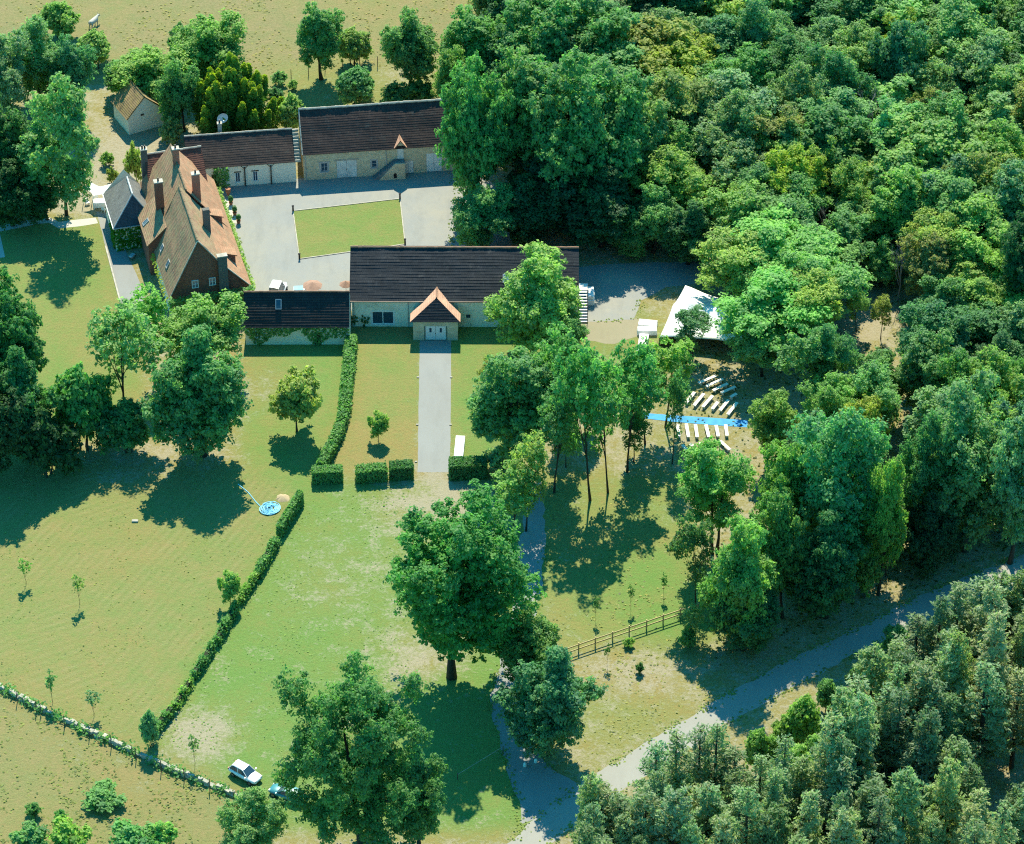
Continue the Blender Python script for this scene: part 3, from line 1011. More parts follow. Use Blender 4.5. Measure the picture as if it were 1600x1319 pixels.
def window(parent, p0, u, n, w, h, cols=1, rows=1, mat=None, glass=None, name='window', fr=0.09, surround=None):
    """frame (part) and pane (sub-part); p0 = lower left corner in the wall face, n points out"""
    Mx = face_M(p0, u, n)
    m = MB()
    y0, y1 = -0.14, -0.06
    m.box(0, fr, y0, y1, 0, h, Mx); m.box(w - fr, w, y0, y1, 0, h, Mx)
    m.box(fr, w - fr, y0, y1, 0, fr, Mx); m.box(fr, w - fr, y0, y1, h - fr, h, Mx)
    for i in range(1, cols):
        x = w * i / cols
        m.box(x - fr * .4, x + fr * .4, y0, y1 - .01, fr, h - fr, Mx)
    for i in range(1, rows):
        z = h * i / rows
        m.box(fr, w - fr, y0 + .01, y1 - .015, z - fr * .3, z + fr * .3, Mx)
    if surround:
        s = surround
        m.box(-s, 0, -.02, .03, -s, h + s, Mx); m.box(w, w + s, -.02, .03, -s, h + s, Mx)
        m.box(0, w, -.02, .03, h, h + s, Mx); m.box(0, w, -.02, .05, -s, 0, Mx)
    f = m.build(name, mat or M['white_paint'], parent)
    MB().box(fr * .5, w - fr * .5, -0.125, -0.10, fr * .5, h - fr * .5, Mx).build('pane', glass or M['glass'], f)
    return f


def door(parent, p0, u, n, w, h, leaves=2, mat=None, name='door', planks=0, panes=False, label=None):
    Mx = face_M(p0, u, n)
    m = MB()
    lw = w / leaves
    for i in range(leaves):
        m.box(i * lw + .015, (i + 1) * lw - .015, -0.15, -0.08, 0.03, h - .02, Mx)
        k = planks or 3
        for j in range(k):
            x0 = i * lw + .03 + (lw - .06) * j / k
            m.box(x0 + .01, x0 + (lw - .06) / k - .01, -0.08, -0.062, .1, h - .1, Mx)
    d = m.build(name, mat or M['white_door'], parent)
    if label: d['label'] = label
    if panes:
        for i in range(leaves):
            MB().box((i + .5) * lw - .14, (i + .5) * lw + .14, -0.062, -0.045, h * .55, h * .85, Mx).build('pane', M['glass'], d)
    MB().box(lw - .08, lw - .03, -0.062, -0.02, h * .45, h * .5, Mx).build('handle', M['metal_dark'], d)
    return d


def ridge(parent, pts, r, mat, name='ridge', seg=0.5):
    m = MB()
    rn = random.Random(len(pts) + int(abs(pts[0][0]) * 10))
    P = [Vector(p) for p in pts]
    for a, b in zip(P[:-1], P[1:]):
        L = (b - a).length
        k = max(1, int(L / seg))
        for j in range(k):
            p, q = a.lerp(b, j / k), a.lerp(b, (j + 1) / k - .0)
            w_ = Vector((0, 0, rn.uniform(-.025, .025)))
            m.tube([p + w_, q + w_], [r * rn.uniform(.9, 1.1), r * rn.uniform(.8, 1.0)], 6)
    return m.build(name, mat, parent)


def chimney(parent, x, y, z0, z1, wx, wy, mat, cap=True, pots=1):
    c = MB().box(x - wx / 2, x + wx / 2, y - wy / 2, y + wy / 2, z0, z1).build('chimney', mat, parent)
    if cap:
        MB().box(x - wx / 2 - .08, x + wx / 2 + .08, y - wy / 2 - .08, y + wy / 2 + .08, z1 + .002, z1 + .14).build('chimney_cap', M['lime'], c)
        m = MB()
        for i in range(pots):
            px = x + (i - (pots - 1) / 2) * wx * .45
            m.tube([(px, y, z1 + .13), (px, y, z1 + .6)], [.13, .11], 8)
        m.build('chimney_pot', M['metal_dark'], c)
    return c


def skylight(parent, a, b, d, u0, v0, w, h, glass=None):
    """roof window in the slope with eave a-b and top corner d (over a)"""
    a, b, d = map(Vector, (a, b, d))
    u = (b - a).normalized()
    n = u.cross(d - a).normalized()
    v = n.cross(u)
    Mx = Matrix((u, v, n)).transposed().to_4x4()
    Mx.translation = a + u * u0 + v * v0 + n * .03
    m = MB()
    m.box(0, w, 0, .1, 0, .1, Mx); m.box(0, w, h - .1, h, 0, .1, Mx); m.box(0, .1, .1, h - .1, 0, .1, Mx); m.box(w - .1, w, .1, h - .1, 0, .1, Mx)
    f = m.build('roof_window', M['zinc'], parent)
    MB().box(.08, w - .08, .08, h - .08, 0.02, .06, Mx).build('pane', glass or M['skylight'], f)


X_, Y_, Z_ = Vector((1, 0, 0)), Vector((0, 1, 0)), Vector((0, 0, 1))

# ------------------------------------------------------------------ hall with porch
hall = empty('hall', (-21.03, 20.5, 0), R(-0.4), 'long stone hall with dark tiled roof and gabled white-doored porch on the path', 'hall')
HL, HW = 29.7, 11.8
m = MB()
ops = [(2.55, 5.5, .35, 2.45), (15.0, 15.55, 1.45, 2.0), (17.9, 18.5, 2.1, 2.7), (22.5, 23.2, 1.6, 2.4), (26.5, 27.2, 1.6, 2.4)]
wall_face(m, (0, 0, 0), X_, HL, 0, 4.55, -Y_, ops)
m.quad((HL, 0, 0), (HL, HW, 0), (HL, HW, 4.55), (HL, HW / 2, 8.5), (HL, 0, 4.55))
m.quad((0, HW, 0), (0, 0, 0), (0, 0, 4.55), (0, HW / 2, 8.5), (0, HW, 4.55))
m.quad((HL, HW, 0), (0, HW, 0), (0, HW, 4.55), (HL, HW, 4.55))
m.build('wall', M['stone_hall'], hall)
fa, fb, fc, fd = (-.3, -.35, 4.4), (HL + .1, -.35, 4.4), (HL + .1, HW / 2, 8.62), (-.3, HW / 2, 8.62)
roof_face('roof', hall, M['tile_hall'], fa, fb, fc, fd, 0.42, 0.030, 0.05, 0.8, 0.35)
roof_face('roof', hall, M['tile_hall'], (HL + .1, HW + .35, 4.4), (-.3, HW + .35, 4.4), (-.3, HW / 2, 8.62), (HL + .1, HW / 2, 8.62), 0.40, 0.085)
ridge(hall, [(-.3, HW / 2, 8.66), (HL + .1, HW / 2, 8.66)], .16, M['tile_pink'])
m = MB()
m.box(-.3, HL + .1, -.47, -.36, 4.28, 4.40)
m.build('gutter', plain('copper_gutter', (.30, .20, .16), .5, .1, 2), hall)
window(hall, (2.55, 0, .35), X_, -Y_, 2.95, 2.1, 2, 1, fr=.14, surround=.12)
for o in ops[1:]:
    window(hall, (o[0], 0, o[2]), X_, -Y_, o[1] - o[0], o[3] - o[2], 1, 1, M['metal_dark'], fr=.05)
skylight(hall, fa, fb, fd, 20.1, 2.6, .9, 1.2)
skylight(hall, fa, fb, fd, 23.4, 2.6, .9, 1.2)
# porch
x0, x1, yf = 8.1, 13.95, -3.0
cx = (x0 + x1) / 2 + .15
m = MB()
wall_face(m, (x0, yf, 0), X_, x1 - x0, 0, 3.2, -Y_, [(1.6, 4.3, 0.0, 2.3)], .35)
m.quad((x0, 0, 0), (x0, yf, 0), (x0, yf, 3.2), (x0, 0, 3.2)); m.quad((x1, yf, 0), (x1, 0, 0), (x1, 0, 3.2), (x1, yf, 3.2))
m.quad((x0, yf, 3.2), (x1, yf, 3.2), (x1, 0, 3.2), (x0, 0, 3.2))
m.build('porch_wall', M['stone_rubble'], hall)
e0, e1 = (x0 - .35, yf - .35, 3.2), (x1 + .35, yf - .35, 3.2)
ap = (cx, -1.1, 5.5); rb = (cx, 1.25, 5.5)
pr = roof_face('porch_roof', hall, M['tile_pink'], (x0 - .35, -1.5, 3.2), e0, ap, rb, .3, .03)
roof_face('porch_roof', hall, M['tile_pink'], e1, (x1 + .35, -1.5, 3.2), rb, ap, .3, .03)
hp = roof_face('porch_hip_roof', hall, M['tile_hall'], e0, e1, ap, ap, .3, .03)  # dark hip and pink sides put shade and sunlight into the tile colour
hp['label'] = 'front hip of the porch roof, its shade painted as dark tiles'
ridge(hall, [rb, ap], .12, M['tile_pink'], 'porch_ridge', .35)
door(hall, (x0 + 1.6, yf - .0, 0), X_, -Y_, 2.7, 2.28, 2, M['white_paint'], planks=4, panes=True)
jm = plain('green_jamb', (.10, .22, .18), .6)
for xx in (x0 + 1.46, x0 + 4.34): MB().box(xx, xx + .12, yf - .04, yf + .02, 0, 2.3).build('door_jamb', jm, hall)
# outside stair at the right gable of the hall
st = empty('stairway', (8.75, 21.2, 0), R(-0.4), 'white-stepped outdoor stair climbing the right gable end of the long hall', 'stairway')
NS = 11
for i in range(NS):
    z = 0.22 * (i + 1)
    MB().box(.12, 1.18, .36 * i + .02, .36 * i + .33, z - .07, z).build('step', M['white_paint'], st)
MB().box(.1, 1.3, .36 * NS + .02, .36 * NS + 1.5, .22 * NS + .02, .22 * NS + .12).build('landing', M['white_paint'], st)
m = MB()
for xx in (.06, 1.24):
    m.tube([(xx, 0, .1), (xx, .36 * NS, .22 * NS)], [.06, .06], 4)
    for q in (0, NS // 2, NS): m.box(xx - .03, xx + .03, .36 * q - .03, .36 * q + .03, 0, .22 * q + 1.0)
    m.tube([(xx, 0, 1.0), (xx, .36 * NS, .22 * NS + 1.0)], [.03, .03], 4)
m.build('railing', M['metal_dark'], st)
m = MB()
m.box(1.1, 2.2, 3.9, 6.4, 0, .9); m.box(1.2, 2.1, 4.0, 6.3, .92, 1.5)
bx_ = m.build('storage_tank', M['white_paint'])
bx_.matrix_world = st.matrix_basis.copy()
bx_.location = (8.75, 21.2, 0)
bevel(bx_, .1)
tag(bx_, 'white storage tank beside the top of the outdoor stair', 'tank')

# ------------------------------------------------------------------ annex left of the hall
an = empty('annex', (-34.85, 16.45, 0), R(0.3), 'low annex with steep dark roof and ivy-covered wall, left of the long hall', 'annex')
AL, AD = 13.65, 5.6
m = MB()
wall_face(m, (0, 0, 0), X_, AL, 0, 3.15, -Y_, [(1.2, 2.0, 1.0, 2.1), (9.0, 9.9, .0, 2.0)])
m.quad((AL, 0, 0), (AL, AD, 0), (AL, AD, 3.1), (AL, AD / 2, 6.4), (AL, 0, 3.1))
m.quad((0, AD, 0), (0, 0, 0), (0, 0, 3.1), (0, AD / 2, 6.4), (0, AD, 3.1))
m.quad((AL, AD, 0), (0, AD, 0), (0, AD, 3.1), (AL, AD, 3.1))
m.build('wall', M['render_cream'], an)
aa, ab, ac, ad = (-.15, -.3, 2.95), (AL - .02, -.3, 2.95), (AL - .02, AD / 2, 6.5), (-.15, AD / 2, 6.5)
roof_face('roof', an, M['tile_annex'], aa, ab, ac, ad, .36, .035, .02)
roof_face('roof', an, M['tile_annex'], (AL - .02, AD + .3, 2.95), (-.15, AD + .3, 2.95), ad, ac, .36, .035)
ridge(an, [(-.15, AD / 2, 6.54), (AL - .02, AD / 2, 6.54)], .13, M['tile_pink'])
skylight(an, aa, ab, ad, 4.15, 2.4, .8, 1.35, M['glass'])
window(an, (1.2, 0, 1.0), X_, -Y_, .8, 1.1, 2)
door(an, (9.0, 0, 0), X_, -Y_, .9, 2.0, 1, M['dark_wood'])

# ------------------------------------------------------------------ barn
bn = empty('barn', (-29.1, 54.95, 0), R(7), 'big stone barn with broad dark brown roof, small dormer and outside stair', 'barn')
BL, BD = 23.5, 8.8
m = MB()
ops = [(2.4, 3.35, 1.3, 2.7), (4.6, 7.45, 0, 2.9), (9.5, 10.25, 1.4, 2.6), (14.15, 15.4, 0, 2.1), (17.2, 19.4, 0, 3.1)]
wall_face(m, (0, 0, 0), X_, BL, 0, 4.6, -Y_, ops)
m.quad((BL, 0, 0), (BL, BD, 0), (BL, BD, 4.6), (BL, BD / 2, 8.9), (BL, 0, 4.6))
m.quad((0, BD, 0), (0, 0, 0), (0, 0, 4.6), (0, BD / 2, 8.9), (0, BD, 4.6))
m.quad((BL, BD, 0), (0, BD, 0), (0, BD, 4.6), (BL, BD, 4.6))
m.build('wall', M['stone_barn'], bn)
ba, bb_, bc, bd = (-.15, -.35, 4.45), (BL + .1, -.35, 4.45), (BL + .1, BD / 2, 9.0), (-.15, BD / 2, 9.0)
roof_face('roof', bn, M['tile_barn'], ba, bb_, bc, bd, .34, .022, .05)
roof_face('roof', bn, M['tile_barn'], (BL + .1, BD + .35, 4.45), (-.15, BD + .35, 4.45), bd, bc, .34, .035, .05)
ridge(bn, [(-.15, BD / 2, 9.04), (7, BD / 2, 9.0), (14, BD / 2, 9.08), (BL + .1, BD / 2, 9.03)], .17, M['lime'])
ridge(bn, [(-.12, -.35, 4.5), (-.12, BD / 2, 9.05)], .10, M['lime'], 'verge', .6)
window(bn, (2.4, 0, 1.3), X_, -Y_, .95, 1.4, 2, 2, M['zinc'], surround=.2)
door(bn, (4.6, 0, 0), X_, -Y_, 2.85, 2.9, 2, M['white_door'], 'garage_door', 5)
window(bn, (9.5, 0, 1.4), X_, -Y_, .75, 1.2, 1, 2, M['zinc'], surround=.18)
door(bn, (14.15, 0, 0), X_, -Y_, 1.25, 2.1, 1, M['white_door'])
door(bn, (17.2, 0, 0), X_, -Y_, 2.2, 3.1, 2, M['white_paint'], 'garage_door', 4)
m = MB()
m.box(2.0, 3.75, -.02, .04, 2.75, 3.0); m.box(4.35, 7.7, -.05, .05, 2.92, 3.12)
m.build('lintel', M['lime'], bn)
# dormer door over the stair
dx0, dx1 = 12.95, 14.25
m = MB()
m.quad((dx0, -.05, 2.6), (dx1, -.05, 2.6), (dx1, -.05, 4.75), ((dx0 + dx1) / 2, -.05, 5.6), (dx0, -.05, 4.75))
m.quad((dx0, 1.4, 4.75), (dx0, -.05, 4.0), (dx0, -.05, 4.75)); m.quad((dx1, -.05, 4.0), (dx1, 1.4, 4.75), (dx1, -.05, 4.75))
dm = m.build('dormer', M['stone_barn'], bn)
dcx = (dx0 + dx1) / 2
roof_face('dormer_roof', dm, M['tile_pink'], (dx0 - .25, 1.2, 4.6), (dx0 - .25, -.45, 4.6), (dcx, -.45, 5.85), (dcx, 1.2, 5.85), .3, .02)
roof_face('dormer_roof', dm, M['tile_pink'], (dx1 + .25, -.45, 4.6), (dx1 + .25, 1.2, 4.6), (dcx, 1.2, 5.85), (dcx, -.45, 5.85), .3, .02)
d_ = MB()
d_.box(dx0 + .22, dx1 - .22, -.11, -.06, 2.62, 4.5)
for j in range(4): d_.box(dx0 + .25 + j * .2, dx0 + .42 + j * .2, -.13, -.11, 2.7, 4.4)
d_.build('dormer_door', M['white_door'], dm)
# stair with stone side wall
sw = MB()
n = 12
for i in range(n):
    x0 = 9.7 + i * .25
    sw.box(x0, x0 + .25, -1.15, -.03, 0, .21 * (i + 1))
sw.box(12.7, 14.1, -1.15, -.06, 0, 2.58)
sob = sw.build('stair', plain('worn_stone_steps', (.30, .31, .30), .9, .2, 2), bn)
sw = MB()
pl = [(10.4, 0), (14.12, 0), (14.12, 2.6), (12.7, 2.6)]
for y0_, y1_ in ((-1.32, -1.16),):
    F0 = [(x, y0_, z) for x, z in pl]; F1 = [(x, y1_, z) for x, z in pl]
    sw.quad(*F0); sw.quad(*reversed(F1))
    for i in range(4): sw.quad(F0[i], F1[i], F1[(i + 1) % 4], F0[(i + 1) % 4])
sw.build('stair_wall', M['stone_barn'], bn)
arch_plate = MB().box(12.45, 12.9, -1.36, -1.325, .25, .85)  # dark plate on the wall face stands in for the opening's shade
arch_plate.tube([(12.675, -1.36, .85), (12.675, -1.325, .85)], [.225, .225], 12)
arch_plate.build('arch_shade_plate', M['metal_dark'], bn)

# ------------------------------------------------------------------ low outbuilding left of the barn
ob = empty('outbuilding', (-45.05, 52.75, 0), R(7.5), 'low cream-walled outbuilding with brown roof between manor house and barn', 'outbuilding')
OL, OD = 15.0, 6.6
m = MB()
ops = [(6.5, 7.2, .55, 2.2), (8.95, 9.65, .55, 2.2), (3.2, 4.2, 0, 2.2)]
wall_face(m, (0, 0, 0), X_, OL, 0, 3.7, -Y_, ops)
m.quad((OL, 0, 0), (OL, OD, 0), (OL, OD, 3.7), (OL, OD / 2, 6.55), (OL, 0, 3.7))
m.quad((0, OD, 0), (0, 0, 0), (0, 0, 3.7), (0, OD / 2, 6.55), (0, OD, 3.7))
m.quad((OL, OD, 0), (0, OD, 0), (0, OD, 3.7), (OL, OD, 3.7))
m.build('wall', M['render_cream'], ob)
oa, ob2, oc, od = (-.15, -.35, 3.5), (OL - .1, -.35, 3.5), (OL - .1, OD / 2, 6.65), (-.15, OD / 2, 6.65)
roof_face('roof', ob, M['tile_out'], oa, ob2, oc, od, .34, .022, .05)
roof_face('roof', ob, M['tile_out'], (OL - .1, OD + .35, 3.5), (-.15, OD + .35, 3.5), od, oc, .34, .035)
ridge(ob, [(-.15, OD / 2, 6.7), (OL - .1, OD / 2, 6.72)], .14, M['lime'])
for o in ops[:2]:
    window(ob, (o[0], 0, o[2]), X_, -Y_, .7, 1.65, 2, 1, M['white_paint'], surround=.0)
    m = MB()
    m.box(o[0] - .16, o[0] + .86, -.03, .03, 2.22, 2.4)
    m.build('lintel', M['dark_wood'], ob)
door(ob, (3.2, 0, 0), X_, -Y_, 1.0, 2.2, 1, M['dark_wood'])
for x in (7.85, 11.5):
    m = MB()
    m.box(x - .08, x + .08, -.25, -.02, 0, 3.1); m.tube([(x - .55, -.14, 3.45), (x, -.14, 2.75), (x + .55, -.14, 3.45)], [.07, .07, .07], 4)
    m.build('timber_post', M['dark_wood'], ob)
for i in range(10):
    y = -.25 + i * .36
    z = 3.62 + i * .33
    MB().box(OL - .1, OL + .75, y, y + .22, z - .25, z + .12).build('coping_stone', M['lime'], ob)
chimney(ob, 4.9, OD / 2 + 1.2, 4.5, 7.6, .55, .5, M['lime'], True, 1)

# ------------------------------------------------------------------ manor house
mn = empty('manor_house', (-44.95, 21.74, 0), R(15), 'tall manor house with steep weathered orange roofs, many chimneys and slate wing', 'house')
RZ = 12.3
m = MB()
m.quad((0, 0, 0), (10.6, 0, 0), (10.6, 0, 4), (6.9, 0, 8.25), (4.1, 0, RZ - .1), (0, 0, 4))
gw = m.build('gable_wall', M['brick'], mn)
m = MB()
m.quad((10.6, 13, 0), (0, 13, 0), (0, 13, 4), (4.1, 13, RZ - .1), (6.9, 13, 8.25), (10.6, 13, 4))
m.build('rear_gable_wall', M['brick'], mn)
m = MB()
m.quad((0, 13, 0), (0, 0, 0), (0, 0, 4), (0, 13, 4)); m.quad((10.6, 0, 0), (10.6, 26, 0), (10.6, 26, 4), (10.6, 0, 4))
m.quad((0, 26, 0), (0, 13, 0), (0, 13, 4), (0, 26, 4)); m.quad((10.6, 26, 0), (0, 26, 0), (0, 26, 3.8), (10.6, 26, 3.8))
m.build('wall', M['render_cream'], mn)
la, lb, lc, ld = (-.18, 13.05, 3.65), (-.18, -.2, 3.65), (4.1, -.2, RZ), (4.1, 13.05, RZ)
roof_face('roof', mn, M['tile_manor'], la, lb, lc, ld, .3, .03, .06)
roof_face('roof', mn, M['tile_manor'], (6.9, -.2, 8.3), (6.9, 13.05, 8.3), (4.1, 13.05, RZ), (4.1, -.2, RZ), .3, .03, .05)
rr_ = roof_face('roof', mn, M['tile_orange'], (10.85, -.2, 3.7), (10.85, 13.05, 3.7), (6.9, 13.05, 8.3), (6.9, -.2, 8.3), .3, .03, .05)
rr_['label'] = 'lower bright orange slope facing the courtyard'
roof_face('roof', mn, M['tile_manor'], (-.3, 26, 3.7), (-.3, 13.05, 3.7), (5, 13.05, 11.45), (5, 24.5, 11.45), .3, .03, .06)
rr_ = roof_face('roof', mn, M['tile_orange'], (10.85, 13.05, 3.7), (10.85, 26, 3.7), (5, 24.5, 11.45), (5, 13.05, 11.45), .3, .03, .05)
rr_['label'] = 'rear bright orange slope facing the courtyard'
roof_face('roof', mn, M['tile_orange'], (10.85, 26, 3.7), (-.3, 26, 3.7), (5, 24.5, 11.45), (5, 24.5, 11.45), .3, .03)
ridge(mn, [(4.1, -.2, RZ + .04), (4.1, 13.05, RZ + .02)], .13, M['tile_manor'])
ridge(mn, [(5, 13.05, 11.48), (5, 24.5, 11.48)], .13, M['tile_manor'])
m = MB()
m.tube([(-.18, -.24, 3.7), (4.1, -.24, RZ)], [.09, .09], 4); m.tube([(10.85, -.24, 3.75), (6.9, -.24, 8.3), (4.1, -.24, RZ)], [.09, .09, .09], 4)
m.build('verge', M['lime'], mn)
# lean-to on the garden side
m = MB()
m.quad((-.9, 11, 0), (1.75, 11, 0), (1.75, 11, 7.4), (-.9, 11, 5.0)); m.quad((-.9, 18.6, 0), (-.9, 11, 0), (-.9, 11, 5.0), (-.9, 18.6, 5.0))
m.quad((1.75, 18.6, 0), (-.9, 18.6, 0), (-.9, 18.6, 5), (1.75, 18.6, 7.4))
m.build('lean_to', M['brick'], mn)
lean = ((-1.1, 18.8, 4.85), (-1.1, 10.85, 4.85), (1.75, 10.85, 7.5), (1.75, 18.8, 7.5))
roof_face('lean_to_roof', mn, M['tile_manor'], *lean, .3, .03, .04)
chimney(mn, 5.0, 20.2, 10.6, 13.5, .85, .7, M['brick_red'], True, 1)
chimney(mn, 6.6, 14.4, 7.6, 12.9, 1.0, .7, M['brick_red'], True, 1)
chimney(mn, 1.75, 15.9, 6.0, 11.5, 1.1, .75, M['brick'], True, 1)
chimney(mn, 6.6, 7.3, 7.6, 11.9, .9, .65, M['brick_grey'], False)
c_ = MB().box(6.55, 7.75, -.62, .02, 0, 9.4).build('chimney', M['brick_grey'], mn)
m = MB(); m.box(6.47, 7.83, -.7, .1, 9.402, 9.55); m.build('chimney_cap', M['lime'], c_)
for x, z in ((2.95, 4.75), (5.25, 4.75)):
    f = window(mn, (x, -.16, z), X_, -Y_, .9, 1.25, 2, 2, M['white_paint'], M['skylight'], fr=.09)
skylight(mn, la, lb, ld, 13.05 - 9.5, 1.45, .75, 1.05)
skylight(mn, la, lb, ld, 13.05 - 5.5, 1.55, .8, 1.15)
skylight(mn, *[lean[i] for i in (0, 1, 3)], 2.9, .45, .8, 1.1)
for yy in (12.6, 3.3):
    # dormers facing the courtyard: cheeks, little roof, window
    m = MB()
    a, b = (7.95, yy, 7.05), (9.5, yy, 5.28)
    t = (9.5, yy, 6.75)
    m.quad(a, b, t)
    m.quad((7.95, yy + 1.4, 7.05), (9.5, yy + 1.4, 6.75), (9.5, yy + 1.4, 5.28))
    m.quad((9.5, yy, 5.28), (9.5, yy + 1.4, 5.28), (9.5, yy + 1.4, 6.75), (9.5, yy, 6.75))
    dd = m.build('dormer', M['brick'], mn)
    roof_face('dormer_roof', dd, M['tile_orange'], (9.75, yy - .2, 6.68), (9.75, yy + 1.6, 6.68), (7.7, yy + 1.6, 7.42), (7.7, yy - .2, 7.42), .3, .02)
    window(mn, (9.5, yy + .35, 5.45), Y_, X_, .7, 1.1, 1, 2, name='dormer_window')
# rear wing with red roof
m = MB()
m.quad((1.6, 22.2, 0), (1.6, 31, 0), (1.6, 31, 5), (1.6, 26.6, 8.9), (1.6, 22.2, 5)); m.quad((9.4, 31, 0), (9.4, 22.2, 0), (9.4, 22.2, 5), (9.4, 26.6, 8.9), (9.4, 31, 5))
m.quad((1.6, 22.2, 0), (9.4, 22.2, 0), (9.4, 22.2, 5), (1.6, 22.2, 5)); m.quad((9.4, 31, 0), (1.6, 31, 0), (1.6, 31, 5), (9.4, 31, 5))
m.build('wing_wall', M['brick_grey'], mn)
roof_face('wing_roof', mn, M['tile_red'], (1.5, 22, 4.8), (9.5, 22, 4.8), (9.5, 26.6, 9), (1.5, 26.6, 9), .3, .03, .03)
roof_face('wing_roof', mn, M['tile_red'], (9.5, 31.2, 4.8), (1.5, 31.2, 4.8), (1.5, 26.6, 9), (9.5, 26.6, 9), .3, .03)
ridge(mn, [(1.5, 26.6, 9.05), (9.5, 26.6, 9.05)], .15, M['lime'])
chimney(mn, 1.5, 26.2, 5, 10.2, .8, .8, M['brick_grey'], True, 2)
# slate wing on the garden side
sg = Matrix.Rotation(R(-2), 4, 'Z')
ox, oy = -4.35, 17.85
m = MB()
m.quad((ox, oy + 8.5, 0), (ox, oy, 0), (ox, oy, 4), (ox, oy + 8.5, 4)); m.quad((ox, oy, 0), (ox + 5.4, oy, 0), (ox + 5.4, oy, 4), (ox, oy, 4))
m.quad((ox + 5.4, oy, 0), (ox + 5.4, oy + 8.5, 0), (ox + 5.4, oy + 8.5, 4), (ox + 5.4, oy, 4))
m.quad((ox + 5.4, oy + 8.5, 0), (ox, oy + 8.5, 0), (ox, oy + 8.5, 4), (ox + 2.9, oy + 8.5, 7.3), (ox + 5.4, oy + 8.5, 4))
m.build('slate_wing_wall', M['render_cream'], mn)
s0, s1, s2, s3 = (ox - .2, oy - .2, 3.8), (ox + 5.8, oy - .2, 3.8), (ox + 5.8, oy + 8.5, 3.8), (ox - .2, oy + 8.5, 3.8)
sa, sb = (ox + 3.0, oy + 1.9, 7.5), (ox + 3.0, oy + 6.2, 7.5)
roof_face('slate_roof', mn, M['slate'], s3, s0, sa, sb, .22, .012, .01)
roof_face('slate_roof', mn, M['slate'], s1, s2, sb, sa, .22, .012, .01)
sf = roof_face('slate_hip', mn, M['slate_shaded'], s0, s1, sa, sa, .22, .012)  # front hip gets the slate colour with painted shade
roof_face('slate_hip', mn, M['slate'], s2, s3, sb, sb, .22, .012)
ridge(mn, [sb, sa], .14, M['zinc'], 'zinc_ridge', 1)
ridge(mn, [sa, s0], .10, M['zinc'], 'zinc_hip', 1)
ridge(mn, [sa, s1], .10, M['zinc'], 'zinc_hip', 1)
m = MB(); m.box(ox - .3, ox - .2, oy - .2, oy + 8.5, 3.7, 3.82); m.box(ox - .3, ox + 4.2, oy - .32, oy - .22, 3.7, 3.82)
m.build('gutter', M['zinc'], mn)

# ------------------------------------------------------------------ garden shed
sh = empty('shed', (-54.7, 66.6, 0), R(29), 'small tall stone shed with mossy yellow roof standing among trees', 'shed')
SW, SD = 5.4, 5.2
m = MB()
m.quad((0, 0, 0), (SW, 0, 0), (SW, 0, 3.0), (SW / 2, 0, 5.6), (0, 0, 3.0)); m.quad((SW, SD, 0), (0, SD, 0), (0, SD, 3), (SW / 2, SD, 5.6), (SW, SD, 3))
m.quad((0, SD, 0), (0, 0, 0), (0, 0, 3), (0, SD, 3)); m.quad((SW, 0, 0), (SW, SD, 0), (SW, SD, 3), (SW, 0, 3))
m.build('wall', M['render_cream'], sh)
roof_face('roof', sh, M['tile_moss'], (-.3, SD + .2, 2.75), (-.3, -.25, 2.75), (SW / 2, -.25, 5.75), (SW / 2, SD + .2, 5.75), .3, .03, .06)
roof_face('roof', sh, M['tile_moss'], (SW + .3, -.25, 2.75), (SW + .3, SD + .2, 2.75), (SW / 2, SD + .2, 5.75), (SW / 2, -.25, 5.75), .3, .03, .06)
ridge(sh, [(SW / 2, -.25, 5.78), (SW / 2, SD + .2, 5.78)], .1, M['tile_moss'])
door(sh, (3.4, -.0, 0), X_, -Y_, 1.1, 2.0, 1, M['dark_wood'])
MB().box(2.0, 2.5, -.03, .02, 2.6, 2.9).build('vent', M['dark_wood'], sh)


# ------------------------------------------------------------------ ivy and hedges
def leaves_obj(name, pts, nrm, size, mat, col, parent=None, seed=0, tone=0.0, elong=1.4):
    rng = np.random.default_rng(seed)
    V, Fq = leaf_quads(np.asarray(pts), np.asarray(nrm), size, rng, elong)
    me = np_mesh(name, V, Fq, {'rnd': np.clip(rng.normal(.5 + tone, .2, len(pts)), 0, 1), 'tip': np.zeros(len(pts))})
    o = link_mesh(name, me, mat, parent)
    o.color = (*COLS[col], 1) if isinstance(col, str) else (*col, 1)
    return o


def ivy(patches, n, label, col='bright', size=.26, seed=1, thick=.22, holes=0.0):
    """patches: list of (corner, u, v, nrm) world parallelograms"""
    rng = np.random.default_rng(seed)
    P_, N_ = [], []
    for c, u, v, nr in patches:
        c, u, v, nr = (np.array(q, float) for q in (c, u, v, nr))
        k = int(n * np.linalg.norm(u) * np.linalg.norm(v))
        s, t = rng.random(k), rng.random(k)
        if holes:
            ph = np.sin(s * 11 + seed) + np.sin(s * 23 + 2) * .6
            ok = t > holes * (0.5 + 0.33 * ph)
            s, t = s[ok], t[ok]
        k = len(s)
        P_.append(c + s[:, None] * u + t[:, None] * v + nr * (rng.random(k) * thick + .03)[:, None])
        N_.append(np.tile(nr, (k, 1)) + np.array([0, 0, .5]))
    r = empty('ivy', tuple(patches[0][0]), 0, label, 'ivy')
    P_ = np.concatenate(P_) - np.array(patches[0][0])
    leaves_obj('foliage', P_, np.concatenate(N_), size, M['leaf'], col, r, seed)
    return r


def mworld(o, p):
    c, s = math.cos(o.rotation_euler[2]), math.sin(o.rotation_euler[2])
    return (o.location[0] + p[0] * c - p[1] * s, o.location[1] + p[0] * s + p[1] * c, p[2])


